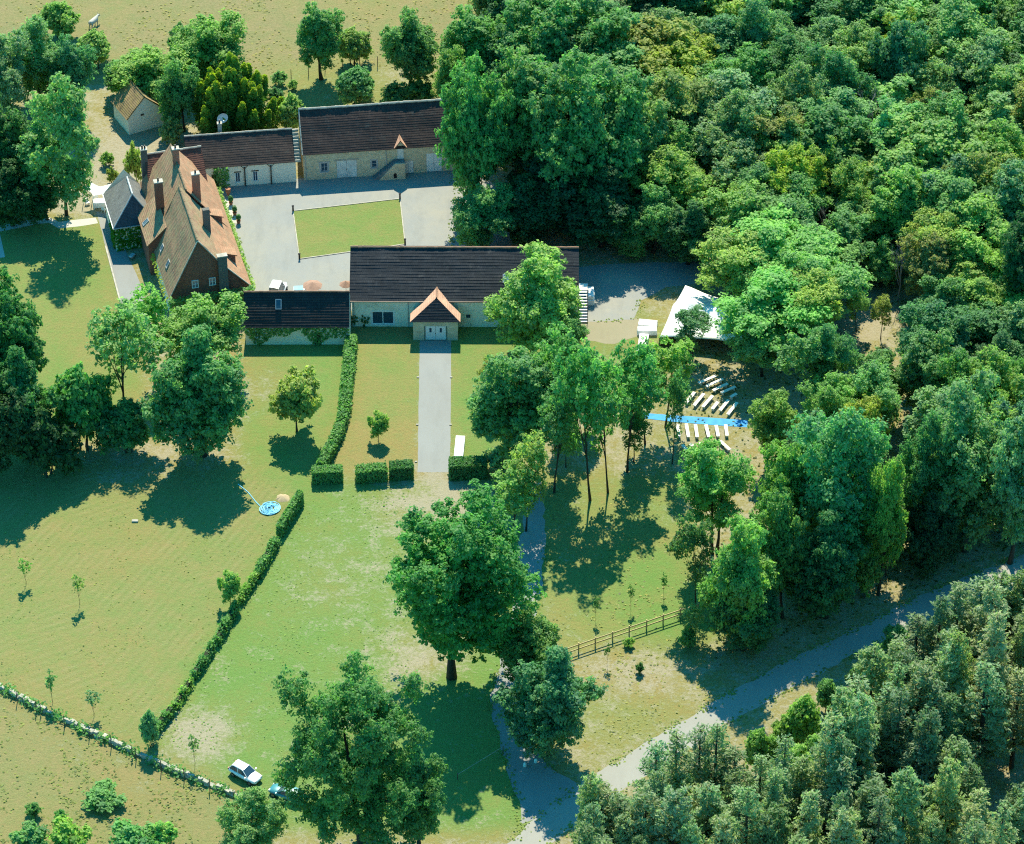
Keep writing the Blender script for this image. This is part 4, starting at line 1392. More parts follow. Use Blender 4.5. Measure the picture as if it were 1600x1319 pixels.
def mdir(o, p):
    c, s = math.cos(o.rotation_euler[2]), math.sin(o.rotation_euler[2])
    return (p[0] * c - p[1] * s, p[0] * s + p[1] * c, p[2])


ivy([(mworld(an, (0, 0, 0)), mdir(an, (AL, 0, 0)), (0, 0, 3.0), mdir(an, (0, -1, 0)))], 34, 'dark ivy hanging in ragged curtains over the annex wall', 'mid', .26, 3, .25, .85)
ivy([(mworld(mn, (-.4, -.7, 0)), mdir(mn, (11.2, 0, 0)), (0, 0, 4.1), mdir(mn, (0, -1, 0))), (mworld(mn, (-.4, -.75, 4.0)), mdir(mn, (11.4, 0, 0)), mdir(mn, (0, -1.0, -.2)), (0, 0, 1))], 26, 'thick dark ivy below the brick gable of the manor house', 'mid', .3, 4, .4)
ivy([(mworld(mn, (10.9, -.3, .2)), mdir(mn, (0, 24.5, 0)), (0, 0, 3.5), mdir(mn, (1, 0, 0))), (mworld(mn, (10.75, -.3, 3.4)), mdir(mn, (0, 24.5, 0)), mdir(mn, (.75, 0, -.25)), (0, 0, 1))], 22, 'bright climbing vine along the courtyard eaves of the manor house', 'lime', .26, 5, .35)
ivy([(mworld(mn, (ox, oy - .05, 0)), mdir(mn, (5.2, 0, 0)), (0, 0, 3.8), mdir(mn, (0, -1, 0))), (mworld(mn, (ox - .05, oy + 3, 0)), mdir(mn, (0, -3, 0)), (0, 0, 3.4), mdir(mn, (-1, 0, 0)))], 34, 'bright green ivy covering the wall under the slate wing', (.05, .20, .02), .26, 6, .25)
ivy([(mworld(mn, (-.25, -.2, 3.6)), mdir(mn, (0, 11.2, 0)), mdir(mn, (-.45, 0, -.5)), mdir(mn, (-.5, 0, .8)))], 26, 'mossy yellow-green creeper edging the garden-side eaves of the manor', 'yellow', .24, 7, .2)
ivy([(mworld(ob, (3.4, -.12, 0)), mdir(ob, (2.2, 0, 0)), (0, 0, 3.5), mdir(ob, (0, -1, 0)))], 30, 'leafy climber at the left end of the outbuilding wall', 'mid', .28, 8, .5)
ivy([(mworld(hall, (-.1, -.1, 0)), mdir(hall, (2.3, 0, 0)), (0, 0, 1.9), mdir(hall, (0, -1, 0)))], 18, 'dark ivy climbing the left corner of the long hall', 'deep', .28, 9, .2, .9)


def hedge(pix, wd, h, label, col='mid', seed=0, dens=70, size=.22, wob=.06, gaps=(), zvar=0.0):
    """clipped hedge along a line of ground points"""
    rng = np.random.default_rng(seed)
    pts = [G(*p) for p in pix]
    r = empty('hedge', pts[0], 0, label, 'hedge')
    P_, N_ = [], []
    core = MB()
    for a, b in zip(pts[:-1], pts[1:]):
        d = b - a
        L = d.length
        u = d.normalized()
        nrm = Vector((-u.y, u.x, 0))
        ca, cb = a - pts[0], b - pts[0]
        for sgn in (-1, 1):
            k = int(L * h * dens)
            s, t = rng.random(k), rng.random(k)
            P_.append(np.array(ca) + s[:, None] * np.array(d) + np.array(nrm) * (sgn * (wd / 2 + rng.normal(0, wob, k)) * (1 - .12 * t))[:, None] + np.stack([np.zeros(k), np.zeros(k), t * h * (1 + zvar * np.sin(s * L * 1.7 + seed))], 1))
            N_.append(np.tile(np.array(nrm) * sgn, (k, 1)) + np.array([0, 0, .35]))
        k = int(L * wd * dens * 1.3)
        s, t = rng.random(k), rng.uniform(-.5, .5, k)
        P_.append(np.array(ca) + s[:, None] * np.array(d) + np.array(nrm) * (t * wd)[:, None] + np.stack([np.zeros(k), np.zeros(k), h * (1 + zvar * np.sin(s * L * 1.7 + seed)) + rng.normal(0, wob, k)], 1))
        N_.append(np.tile(np.array([0, 0, 1.0]), (k, 1)))
        for e, sg in ((ca, -1), (cb, 1)):
            k = int(wd * h * dens)
            s, t = rng.uniform(-.5, .5, k), rng.random(k)
            P_.append(np.array(e) + np.array(nrm) * (s * wd)[:, None] + np.array(u) * (sg * rng.normal(0, wob, k))[:, None] + np.stack([np.zeros(k), np.zeros(k), t * h], 1))
            N_.append(np.tile(np.array(u) * sg, (k, 1)) + np.array([0, 0, .3]))
        q = [ca + nrm * wd * .4, ca - nrm * wd * .4, cb - nrm * wd * .4, cb + nrm * wd * .4]
        core.prism([(p.x, p.y) for p in (q if (q[1] - q[0]).cross(q[2] - q[1]).z > 0 else q[::-1])], 0, h * .86)
    core.build('branches', M['twig'], r)
    leaves_obj('foliage', np.concatenate(P_), np.concatenate(N_), size, M['leaf'], col, r, seed)
    return r


hedge([(549, 536), (545, 580), (541, 618), (538, 648)], 1.35, 1.5, 'long clipped hedge running down from the corner of hall and annex', 'mid', 11, 60, .24, .12, zvar=.08)
hedge([(538, 652), (530, 680), (517, 708), (502, 735)], 1.2, 1.4, 'clipped hedge curving away from the lower end of the long hedge', 'mid', 12, 60, .24, .12, zvar=.06)
hedge([(489, 752), (535, 750)], 1.5, 1.9, 'square clipped box hedge, leftmost of the row before the lawn', 'mid', 13, 80, .2)
hedge([(558, 751), (604, 747)], 1.5, 1.9, 'square clipped hedge in the middle of the row left of the path', 'mid', 14, 80, .2, .1)
hedge([(610, 746), (645, 744)], 1.6, 2.0, 'dark clipped hedge block at the left side of the path end', 'dark', 15, 80, .2)
hedge([(703, 744), (760, 742)], 2.0, 2.3, 'large dark clipped hedge block at the right side of the path end', 'dark', 16, 80, .2)
hedge([(470, 785), (455, 810), (437, 840)], .75, 1.9, 'tall narrow clipped hedge, upper end of the row across the meadow', 'mid', 17, 80, .22, .08, zvar=.05)
hedge([(432, 852), (415, 882), (402, 905)], .7, 1.4, 'ragged low hedge, second piece down the row across the meadow', 'mid', 18, 60, .22, .14, zvar=.2)
hedge([(400, 908), (388, 925), (375, 945)], .55, 1.2, 'thin gappy hedge, third piece down the row across the meadow', 'bright', 19, 55, .22, .16, zvar=.3)
hedge([(370, 955), (352, 985), (338, 1010)], .6, 1.4, 'bushy hedge, fourth piece down the row across the meadow', 'mid', 20, 60, .22, .16, zvar=.25)
hedge([(332, 1018), (315, 1045), (303, 1062)], .6, 1.3, 'small hedge, fifth piece down the row across the meadow', 'mid', 21, 60, .22, .16, zvar=.3)
hedge([(298, 1070), (285, 1092), (272, 1112)], .55, 1.1, 'low straggling hedge, sixth piece down the row across the meadow', 'bright', 22, 55, .22, .2, zvar=.35)
hedge([(268, 1116), (256, 1130), (243, 1145)], .7, 1.3, 'short hedge just above the grey-green bush by the stone wall', 'mid', 23, 60, .22, .16, zvar=.3)

# ------------------------------------------------------------------ dry stone wall and wire fence at the lower left
WL = [(-14, 1069), (60, 1107), (128, 1140), (200, 1172), (256, 1199), (320, 1225), (372, 1246), (412, 1262)]
wp = [G(*p) for p in WL]
sw_ = empty('stone_wall', wp[3], 0, 'low pale dry stone wall, partly overgrown, crossing the lower left corner', 'wall')
stone_me = []
rn = random.Random(5)
for k in range(6):
    m = MB()
    m.box(-.30, .30, -.20, .20, -.18, .18)
    me = m.mesh('stone')
    bm_j = [(rn.uniform(-.07, .07), rn.uniform(-.05, .05), rn.uniform(-.04, .04)) for _ in me.vertices]
    for v, j in zip(me.vertices, bm_j): v.co += Vector(j)
    me.materials.append(M['wall_stone'])
    stone_me.append(me)
cnt = 0
for a, b in zip(wp[:-1], wp[1:]):
    d = b - a
    L = d.length
    an_ = math.atan2(d.y, d.x)
    u = d.normalized(); nv = Vector((-u.y, u.x, 0))
    for row in range(2):
        s = rn.uniform(0, .3)
        while s < L - .25:
            if rn.random() < (.92 if row == 0 else .62):
                st_ = bpy.data.objects.new('stone', rn.choice(stone_me))
                COL.objects.link(st_)
                st_.parent = sw_
                st_.location = a + u * s + nv * rn.uniform(-.08, .08) - wp[3] + Vector((0, 0, .16 + row * .33 + rn.uniform(-.03, .03)))
                st_.rotation_euler = (rn.uniform(-.12, .12), rn.uniform(-.12, .12), an_ + rn.uniform(-.2, .2) + (math.pi if rn.random() < .5 else 0))
                k = rn.uniform(.8, 1.2)
                st_.scale = (k, rn.uniform(.9, 1.25), rn.uniform(.85, 1.15))
                cnt += 1
            s += rn.uniform(.5, .68)
rng = np.random.default_rng(3)
P_, N_ = [], []
for a, b in zip(wp[:-1], wp[1:]):
    k = int((b - a).length * 75)
    s = rng.random(k)
    keep = (np.sin(s * (b - a).length * 1.9 + a.x) + rng.normal(0, .6, k)) > -.3
    s = s[keep]; k = len(s)
    side = rng.normal(0, .42, k)
    P_.append(np.array(a) + s[:, None] * np.array(b - a) + np.stack([side * .5, side * .8, np.abs(rng.normal(.38, .26, k))], 1))
    N_.append(np.tile([0, -.3, 1.0], (k, 1)))
gr = leaves_obj('wall_growth', np.concatenate(P_), np.concatenate(N_), .26, M['leaf'], 'mid', None, 8)
tag(gr, 'ragged green weeds growing along the low dry stone wall', 'weeds', kind='stuff')
wf = empty('wire_fence', G(103, 1142), 0, 'wire fence on thin grey posts just below the low stone wall', 'fence')
fb = wf.location
post_me = MB().tube([(0, 0, -.3), (0.02, 0, 1.75)], [.06, .05], 6).mesh('post')
post_me.materials.append(M['post_wood'])
pl_ = [(-8, 1085), (27, 1098), (57, 1114), (64, 1117), (101, 1136), (140, 1152), (174, 1168), (207, 1184), (213, 1187), (252, 1206), (288, 1219), (328, 1236), (365, 1252)]
for p in pl_:
    o = bpy.data.objects.new('post', post_me)
    COL.objects.link(o)
    o.parent = wf
    o.location = G(*p) - fb
m = MB()
for p, q in zip(pl_[:-1], pl_[1:]):
    for z in (.5, 1.0, 1.5): m.tube([G(*p) - fb + Vector((0, 0, z)), G(*q) - fb + Vector((0, 0, z))], [.005, .005], 3, False)
m.build('wire', M['wire'], wf)

# ------------------------------------------------------------------ timber rail fence by the road field
rf = empty('rail_fence', G(980, 985), 0, 'new yellow timber post-and-rail fence across the dry field above the road', 'fence')
o0 = rf.location
post_me2 = MB().box(-.08, .08, -.08, .08, -.3, 1.45).mesh('post')
post_me2.materials.append(M['fence_wood'])
fp = [(873, 1030), (904, 1019), (930, 1010), (957, 1001), (983, 992), (1010, 983), (1036, 974), (1063, 965), (1090, 957)]
for p in fp:
    o = bpy.data.objects.new('post', post_me2)
    COL.objects.link(o); o.parent = rf
    o.location = G(*p) - o0
for p, q in zip(fp[:-1], fp[1:]):
    a, b = G(*p) - o0, G(*q) - o0
    d = (b - a).normalized()
    Mx = Matrix.Translation(a + Vector((0, -.10, 0))) @ Matrix.Rotation(math.atan2(d.y, d.x), 4, 'Z')
    for z in (.55, 1.2):
        MB().box(.02, (b - a).length - .02, -.05, .02, z, z + .16, Mx).build('rail', M['fence_wood'], rf)
# posts of the far field fence
ff = empty('field_fence', G(480, 118), 0, 'thin wire fence on wooden posts at the edge of the dry upper field', 'fence')
o0 = ff.location
ffp = [(430, 131), (455, 124), (482, 118), (508, 112), (535, 108), (562, 106), (590, 104), (640, 96), (690, 90)]
for p in ffp:
    o = bpy.data.objects.new('post', post_me); COL.objects.link(o); o.parent = ff; o.location = G(*p) - o0
m = MB()
for p, q in zip(ffp[:-1], ffp[1:]):
    for z in (.6, 1.2): m.tube([G(*p) - o0 + Vector((0, 0, z)), G(*q) - o0 + Vector((0, 0, z))], [.006, .006], 3, False)
m.build('wire', M['wire'], ff)

# kerb and bollards of the courtyard lawn, path edging
sheet('courtyard_lawn', [(458, 330), (625, 311), (633, 382), (468, 405)], 0.02, None or ground_mat())
lawn = bpy.data.objects['courtyard_lawn']
for n_, v in (('green', .62), ('bare', .02), ('field', .1), ('mow', .0)):
    a_ = lawn.data.attributes.new(n_, 'FLOAT', 'POINT')
    a_.data.foreach_set('value', [v] * len(lawn.data.vertices))
lk = [G(458, 330), G(625, 311), G(633, 382), G(468, 405)]
m = MB()
for i in range(4):
    a, b = lk[i], lk[(i + 1) % 4]
    d = (b - a).normalized()
    Mx = Matrix.Translation(a) @ Matrix.Rotation(math.atan2(d.y, d.x), 4, 'Z')
    m.box(0, (b - a).length, -.06, .06, 0, .10, Mx)
tag(m.build('kerb', M['lime']), kind='structure')
for i, (p, lb) in enumerate(zip(lk, ('far left', 'far right', 'near right', 'near left'))):
    b_ = empty('bollard', p, 0, f'small dark bollard at the {lb} corner of the courtyard lawn', 'bollard', 'bollards round the courtyard lawn')
    MB().tube([(0, 0, 0), (0, 0, .8)], [.13, .11], 10).build('shaft', M['metal_dark'], b_)
    MB().tube([(0, 0, .8), (0, 0, .9), (0, 0, .98)], [.16, .18, .05], 10).build('cap', M['metal_dark'], b_)
m = MB()
for a, b in (((176, 385), (210, 522)), ((210, 522), (206, 540))):
    p, q = G(a[0] - 11, a[1]), G(b[0] - 9, b[1])
    d = (q - p).normalized()
    m.box(0, (q - p).length, -.1, .1, 0, .12, Matrix.Translation(p) @ Matrix.Rotation(math.atan2(d.y, d.x), 4, 'Z'))
tag(m.build('terrace_kerb', M['lime']), kind='structure')

# ------------------------------------------------------------------ cars
def car(loc, rz, paint, label, L=3.95, Wd=1.72, Hh=1.55, suv=True):
    r = empty('parked_car', loc, rz, label, 'car')
    hw = Wd / 2
    # body: stations along x (front at +x): (x, half width, z bottom, z belt)
    st = [(-L / 2, hw * .80, .42, .80), (-L / 2 + .12, hw * .93, .30, .92), (-L * .30, hw, .24, .97), (0, hw, .24, .96), (L * .20, hw, .24, .95), (L * .32, hw * .98, .24, .93), (L / 2 - .35, hw * .93, .26, .86), (L / 2 - .08, hw * .80, .32, .74), (L / 2, hw * .66, .40, .62)]
    m = MB()
    rings = []
    for x, w_, zb, zt in st:
        i = len(m.v)
        m.v += [(x, -w_ * .92, zb), (x, w_ * .92, zb), (x, w_, zb + (zt - zb) * .45), (x, w_ * .93, zt), (x, -w_ * .93, zt), (x, -w_, zb + (zt - zb) * .45)]
        rings.append(i)
    for a, b in zip(rings[:-1], rings[1:]):
        for t in range(6):
            u = (t + 1) % 6
            m.f.append((a + t, b + t, b + u, a + u))
    m.f.append(tuple(rings[0] + t for t in range(6))); m.f.append(tuple(rings[-1] + t for t in reversed(range(6))))
    body = m.build('body', paint, r, True)
    sub = body.modifiers.new('subd', 'SUBSURF'); sub.levels = sub.render_levels = 2
    # glasshouse and roof
    zb, zr = .90, Hh
    A = [(-L * .46, hw * .84, zb), (L * .22, hw * .86, zb - .02)]
    B = [(-L * .36, hw * .68, zr - .05), (L * .03, hw * .68, zr - .04)]
    g_ = MB()
    bl, br_, fr_, fl_ = (A[0][0], A[0][1], zb), (A[0][0], -A[0][1], zb), (A[1][0], -A[1][1], zb - .02), (A[1][0], A[1][1], zb - .02)
    tbl, tbr, tfr, tfl = (B[0][0], B[0][1], B[0][2]), (B[0][0], -B[0][1], B[0][2]), (B[1][0], -B[1][1], B[1][2]), (B[1][0], B[1][1], B[1][2])
    lerp = lambda p, q, t: tuple(p[i] + (q[i] - p[i]) * t for i in range(3))
    cab = MB()
    cab.quad(bl, br_, tbr, tbl); cab.quad(br_, fr_, tfr, tbr); cab.quad(fr_, fl_, tfl, tfr); cab.quad(fl_, bl, tbl, tfl)
    cab.build('cabin', paint, r)
    rm = MB()
    k = 5
    for i in range(k):
        for j in range(k):
            f = lambda s, t: (B[0][0] - .03 + (B[1][0] - B[0][0] + .06) * s, B[0][1] * (2 * t - 1) * 1.0, zr - .05 + .07 * (1 - (2 * t - 1) ** 2) * (1 - (2 * s - 1) ** 4 * .7))
            rm.quad(f(i / k, j / k), f((i + 1) / k, j / k), f((i + 1) / k, (j + 1) / k), f(i / k, (j + 1) / k))
    rm.build('roof', paint, r, True)

    def pane(nm, a, b, c, d, inset=.07, out=.012):
        a, b, c, d = map(Vector, (a, b, c, d))
        cen = (a + b + c + d) / 4
        n = (b - a).cross(d - a).normalized()
        if n.dot(cen - Vector((cen.x * .5, 0, .8))) < 0: n = -n
        q = [p + (cen - p).normalized() * inset + n * out for p in (a, b, c, d)]
        MB().quad(*q).build(nm, M['glass'], r)

    pane('windscreen', fr_, fl_, tfl, tfr)
    pane('rear_window', bl, br_, tbr, tbl)
    for a, b, c, d in ((br_, fr_, tfr, tbr), (fl_, bl, tbl, tfl)):
        pane('side_window', a, lerp(a, b, .5), lerp(d, c, .5), d, .06)
        pane('side_window', lerp(a, b, .5), b, c, lerp(d, c, .5), .06)
    wm = MB().tube([(0, -.11, 0), (0, .11, 0)], [.31, .31], 16).mesh('tyre')
    wm.materials.append(M['tyre'])
    rmh = MB().tube([(0, -.12, 0), (0, .12, 0)], [.2, .2], 12).mesh('rim')
    rmh.materials.append(M['rim'])
    for sx in (-L * .30, L * .31):
        for sy in (-1, 1):
            t = bpy.data.objects.new('wheel', wm); COL.objects.link(t); t.parent = r; t.location = (sx, sy * (hw - .08), .31)
            q = bpy.data.objects.new('rim', rmh); COL.objects.link(q); q.parent = t
    for sy in (-1, 1):
        bevel(MB().box(L / 2 - .28, L / 2 - .07, sy * hw * .62 - .17, sy * hw * .62 + .17, .60, .76).build('headlight', M['lamp'], r), .04)
        MB().box(-L / 2 + .0, -L / 2 + .09, sy * hw * .72 - .1, sy * hw * .72 + .1, .62, .9).build('tail_light', M['red_lamp'], r)
        bevel(MB().box(L * .17, L * .21, sy * (hw + .10) - .1, sy * (hw + .10) + .1, .92, 1.06).build('mirror', paint, r), .02)
    if suv:
        m = MB()
        for sy in (-1, 1): m.tube([(B[0][0] + .1, sy * B[0][1] * .9, zr + .02), (B[1][0] - .1, sy * B[0][1] * .9, zr + .02)], [.02, .02], 4)
        m.build('roof_rail', M['metal_dark'], r)
    MB().box(L / 2 - .06, L / 2 + .0, -.35, .35, .38, .52).build('grille', M['metal_dark'], r)
    return r


car(G(384, 1214), R(-36), M['car_white'], 'white compact car parked beside the overgrown end of the stone wall')
car(G(448, 1245), R(152), M['car_teal'], 'teal car half hidden under the big tree, behind the white car', 4.1, 1.7, 1.45, False)
# van and small things behind the annex
vn = car(G(434, 461), R(78), M['car_white'], 'white van parked in the courtyard behind the annex', 4.4, 1.9, 2.35, False)
t = empty('garden_trailer', G(469, 460), R(4), 'small blue and white trailer standing behind the annex roof', 'trailer')
bevel(MB().box(-.85, .85, -.5, .5, .35, 1.0).build('tub', M['white_paint'], t), .05)
MB().box(-.80, .45, -.46, .46, 1.005, 1.08).build('tarpaulin', M['blue_sheet'], t)
for sx in (-.6, .6): MB().tube([(0, sx * .9, .3), (0, sx * .9 + .12, .3)], [.3, .3], 14).build('wheel', M['tyre'], t)
MB().tube([(.85, 0, .5), (1.8, 0, .45)], [.05, .05], 6).build('drawbar', M['metal_dark'], t)
for px_, py_, s_, lb in ((489, 463, 1.35, 'rust-coloured garden parasol open behind the annex roof'), (541, 461, .9, 'smaller rust-coloured parasol close to the left end of the hall')):
    p_ = empty('parasol', G(px_, py_), .3, lb, 'parasol', 'rust-coloured parasols behind the annex')
    MB().tube([(0, 0, 0), (0, 0, 2.3)], [.03, .03], 6).build('pole', M['dark_wood'], p_)
    m = MB()
    for i in range(8):
        a0, a1 = i * math.pi / 4, (i + 1) * math.pi / 4
        m.quad((s_ * math.cos(a0), s_ * math.sin(a0), 1.75), (s_ * math.cos(a1), s_ * math.sin(a1), 1.75), (0, 0, 2.3))
        m.quad((s_ * math.cos(a1), s_ * math.sin(a1), 1.74), (s_ * math.cos(a0), s_ * math.sin(a0), 1.74), (0, 0, 2.27))
    m.build('canopy', M['rust_cloth'], p_)
    MB().tube([(0, 0, 0), (0, 0, .1)], [.3, .25], 10).build('base', M['metal_dark'], p_)

# ------------------------------------------------------------------ event tent, tables, carpet, benches
tt = empty('marquee_tent', G(1100, 520), 0, 'large white stretch tent under the trees right of the gravel yard', 'tent')
o0 = tt.location
c00, c10, c11, c01 = G(1030, 547) + Z_ * 2.0, G(1172, 560) + Z_ * 2.0, G(1182, 497) + Z_ * 2.2, G(1070, 468) + Z_ * 2.2
NU, NV = 24, 18
V = []
peaks = [(0.22, .5, 2.6, .16), (.62, .5, 2.6, .16)]
for j in range(NV + 1):
    for i in range(NU + 1):
        u, v = i / NU, j / NV
        p = c00.lerp(c10, u).lerp(c01.lerp(c11, u), v)
        z = 0
        for a, b, hh, s in peaks: z = max(z, hh * math.exp(-(abs(u - a) / s) ** 1.2 * .5 - (abs(v - b) / .22) ** 1.2 * .9))
        e = min(u, 1 - u) * 4, min(v, 1 - v) * 4
        sag = -.5 * (math.sin(math.pi * u) * (1 - min(1, e[1])) + math.sin(math.pi * v) * (1 - min(1, e[0])))
        inx = -.9 * math.sin(math.pi * u) * (1 - min(1, e[1])) * (1 if v < .5 else -1)
        V.append(tuple(p - o0 + Vector((0, -inx * .8, z + sag * .4 + .05 * math.sin(u * 19) * math.sin(v * 14)))))
Fq = [[j * (NU + 1) + i, j * (NU + 1) + i + 1, (j + 1) * (NU + 1) + i + 1, (j + 1) * (NU + 1) + i] for j in range(NV) for i in range(NU)]
cn = link_mesh('canopy', np_mesh('canopy', V, Fq, smooth=True), M['cloth'], tt)
sm = cn.modifiers.new('thick', 'SOLIDIFY'); sm.thickness = .03
wallp = [V[j * (NU + 1)] for j in range(NV + 1)]
m = MB()
for a, b in zip(wallp[:-1], wallp[1:]): m.quad((a[0] - .25, a[1], 0.05), (b[0] - .25, b[1], 0.05), (b[0], b[1], b[2] - .02), (a[0], a[1], a[2] - .02))
m.build('side_wall', M['cloth'], tt)
for a, b, hh, s in peaks:
    p = c00.lerp(c10, a).lerp(c01.lerp(c11, a), b) - o0
    MB().tube([(p.x, p.y, 0), (p.x, p.y, p.z + hh - .05)], [.06, .05], 8).build('pole', M['post_wood'], tt)
for c in (c00, c10, c11, c01):
    p = c - o0
    q = p + Vector((p.x, p.y, 0)).normalized() * 1.2
    MB().tube([(p.x, p.y, 0), (p.x, p.y, p.z)], [.05, .05], 8).build('pole', M['post_wood'], tt)
    MB().tube([(p.x, p.y, p.z), (q.x, q.y, 0)], [.015, .015], 4).build('guy_rope', M['wire'], tt)


def cloth_table(px, py, rz, lx, ly, label, h=.76):
    r = empty('banquet_table', G(px, py), rz, label, 'table')
    m = MB()
    hx, hy = lx / 2, ly / 2
    n = 10
    ring = []
    for s in range(4):
        (ax, ay), (bx, by) = [((-hx, -hy), (hx, -hy)), ((hx, -hy), (hx, hy)), ((hx, hy), (-hx, hy)), ((-hx, hy), (-hx, -hy))][s]
        for i in range(n): ring.append((ax + (bx - ax) * i / n, ay + (by - ay) * i / n))
    for i in range(len(ring)):
        a, b = ring[i], ring[(i + 1) % len(ring)]
        k0, k1 = 1.04 + .03 * (i % 2), 1.04 + .03 * ((i + 1) % 2)
        m.quad((a[0] * k0, a[1] * k0, .06), (b[0] * k1, b[1] * k1, .06), (b[0], b[1], h), (a[0], a[1], h))
    m.quad(*[(x, y, h) for x, y in ring])
    m.build('tablecloth', M['cloth'], r)
    m = MB()
    for sx in (-1, 1):
        for sy in (-1, 1): m.box(sx * hx * .85 - .03, sx * hx * .85 + .03, sy * hy * .8 - .03, sy * hy * .8 + .03, 0, h - .03)
    m.build('leg', M['metal_dark'], r)
    return r


cloth_table(1012, 511, R(-9), 2.4, 1.25, 'white-clothed table left of the tent, farthest of the group and slightly turned')
cloth_table(1011, 521, R(0), 2.5, 1.0, 'white-clothed table left of the tent, set square across the group')
cloth_table(1005, 538, R(83), 2.6, 1.2, 'white-clothed table left of the tent, standing lengthwise towards the viewer')
cloth_table(1002, 551, R(75), 1.5, 1.0, 'small white-clothed table nearest the viewer of the group left of the tent')
cloth_table(718, 704, R(87), 4.1, 1.15, 'long white table on the lawn right of the path, above the hedge')

bc = MB()
bl_ = [(996, 645), (1050, 649), (1110, 653), (1168, 657)], [(998, 653), (1050, 659), (1110, 664), (1168, 668)]
for i in range(3):
    for z in (.03,):
        bc.quad(*[tuple(G(*q) + Z_ * z) for q in (bl_[1][i], bl_[1][i + 1], bl_[0][i + 1], bl_[0][i])])
ca = bc.build('carpet', M['blue_carpet'])
sm = ca.modifiers.new('thick', 'SOLIDIFY'); sm.thickness = .02
tag(ca, 'long bright blue carpet laid as an aisle between the white benches', 'carpet')
bench_top = MB(); bench_top.box(-.5, .5, -.21, .21, .42, .50)
bt_me = bench_top.mesh('seat'); bt_me.materials.append(M['bench_white'])
lg = MB(); lg.box(-.05, .05, -.17, .17, 0, .42)
lg_me = lg.mesh('leg'); lg_me.materials.append(M['bench_white'])
GRP = 'pale benches in rows beside the blue carpet'
ORD = ['first', 'second', 'third', 'fourth', 'fifth', 'sixth', 'seventh']
rowsB = [
    ('farthest slanting row above the blue carpet', [(507, 765, 632, 712), (560, 790, 680, 735), (610, 818, 715, 768), (668, 835, 770, 790)]),
    ('second slanting row above the blue carpet', [(418, 908, 478, 830), (475, 925, 545, 840), (537, 935, 607, 855), (605, 950, 645, 900), (660, 960, 720, 885), (715, 988, 782, 903)]),
    ('upright row just below the blue carpet', [(358, 1055, 368, 1145), (420, 1055, 436, 1148), (485, 1060, 498, 1150), (560, 1062, 580, 1148), (632, 1065, 648, 1145), (700, 1062, 710, 1140)]),
    ('lowest row by the light green tree', [(392, 1205, 425, 1240), (446, 1200, 474, 1212), (508, 1195, 538, 1202), (660, 1175, 730, 1240)]),
]
singles = [('pale bench standing alone at the right end above the slanting rows', (735, 865, 778, 840))]


def bench(q, label):
    a = G(980 + q[0] / 4.55, 430 + q[1] / 4.55, .5); b = G(980 + q[2] / 4.55, 430 + q[3] / 4.55, .5)
    c = (a + b) / 2
    d = b - a
    L = d.length
    r = empty('bench', (c.x, c.y, 0), math.atan2(d.y, d.x), label, 'bench', GRP)
    s = bpy.data.objects.new('seat', bt_me); COL.objects.link(s); s.parent = r; s.scale = (L, 1, 1)
    for sx in (-.38, .38):
        l = bpy.data.objects.new('leg', lg_me); COL.objects.link(l); l.parent = r; l.location = (sx * L, 0, 0)


for nm, lst in rowsB:
    for i, q in enumerate(lst): bench(q, f'pale bench, {ORD[i]} from the left in the {nm}')
for lb, q in singles: bench(q, lb)

# ------------------------------------------------------------------ garden things
def pot_plant(px, py, label, h=1.3):
    r = empty('potted_shrub', G(px, py), 0, label, 'potted plant', 'potted shrubs on the pale patio')
    m = MB(); m.tube([(0, 0, 0), (0, 0, .45), (0, 0, .5)], [.2, .3, .32], 10); m.build('pot', M['terracotta'], r)
    rng = np.random.default_rng(int(px))
    e = rdirs(260, rng)
    pts = np.array([0, 0, .5 + h * .4]) + e * np.array([.38, .38, h * .42]) * (rng.random(260) ** .35)[:, None]
    leaves_obj('foliage', pts, e + np.array([0, 0, .4]), .16, M['leaf'], 'dark', r, int(px))


pot_plant(361, 320, 'dark potted shrub on the pale patio, farthest of three along the courtyard')
pot_plant(367, 336, 'dark potted shrub on the pale patio, middle of three along the courtyard')
pot_plant(373, 349, 'dark potted shrub on the pale patio, nearest of three along the courtyard')
u_ = empty('garden_urn', G(357, 306), 0, 'tall terracotta urn in the shade before the outbuilding', 'urn')
MB().tube([(0, 0, 0), (0, 0, .15), (0, 0, .3), (0, 0, .8), (0, 0, 1.1), (0, 0, 1.2)], [.22, .14, .2, .42, .3, .36], 12).build('vessel', M['terracotta'], u_)
MB().tube([(0, 0, -.02), (0, 0, .06)], [.3, .3], 12).build('base', M['lime'], u_)
# satellite dish on a mast behind the outbuilding
sd = empty('satellite_dish', G(350, 246), R(-160), 'white satellite dish on a mast above the outbuilding ridge', 'satellite dish')
zd = 6.6
MB().tube([(0, 0, 0), (0, 0, zd)], [.05, .04], 8).build('mast', M['metal_dark'], sd)
m = MB()
for i in range(16):
    for j in range(4):
        f = lambda a, r: (r * math.cos(a), .35 + .35 * r * r, zd + .1 + r * math.sin(a) + .2)
        a0, a1 = i * math.pi / 8, (i + 1) * math.pi / 8
        r0, r1 = j * .2, (j + 1) * .2
        m.quad(f(a0, r0), f(a1, r0), f(a1, r1), f(a0, r1))
m.build('dish', M['white_paint'], sd, True)
MB().tube([(0, .35, zd + .2), (0, 1.1, zd + .1), (0, 1.2, zd + .3)], [.03, .03, .09], 6).build('arm', M['white_paint'], sd)
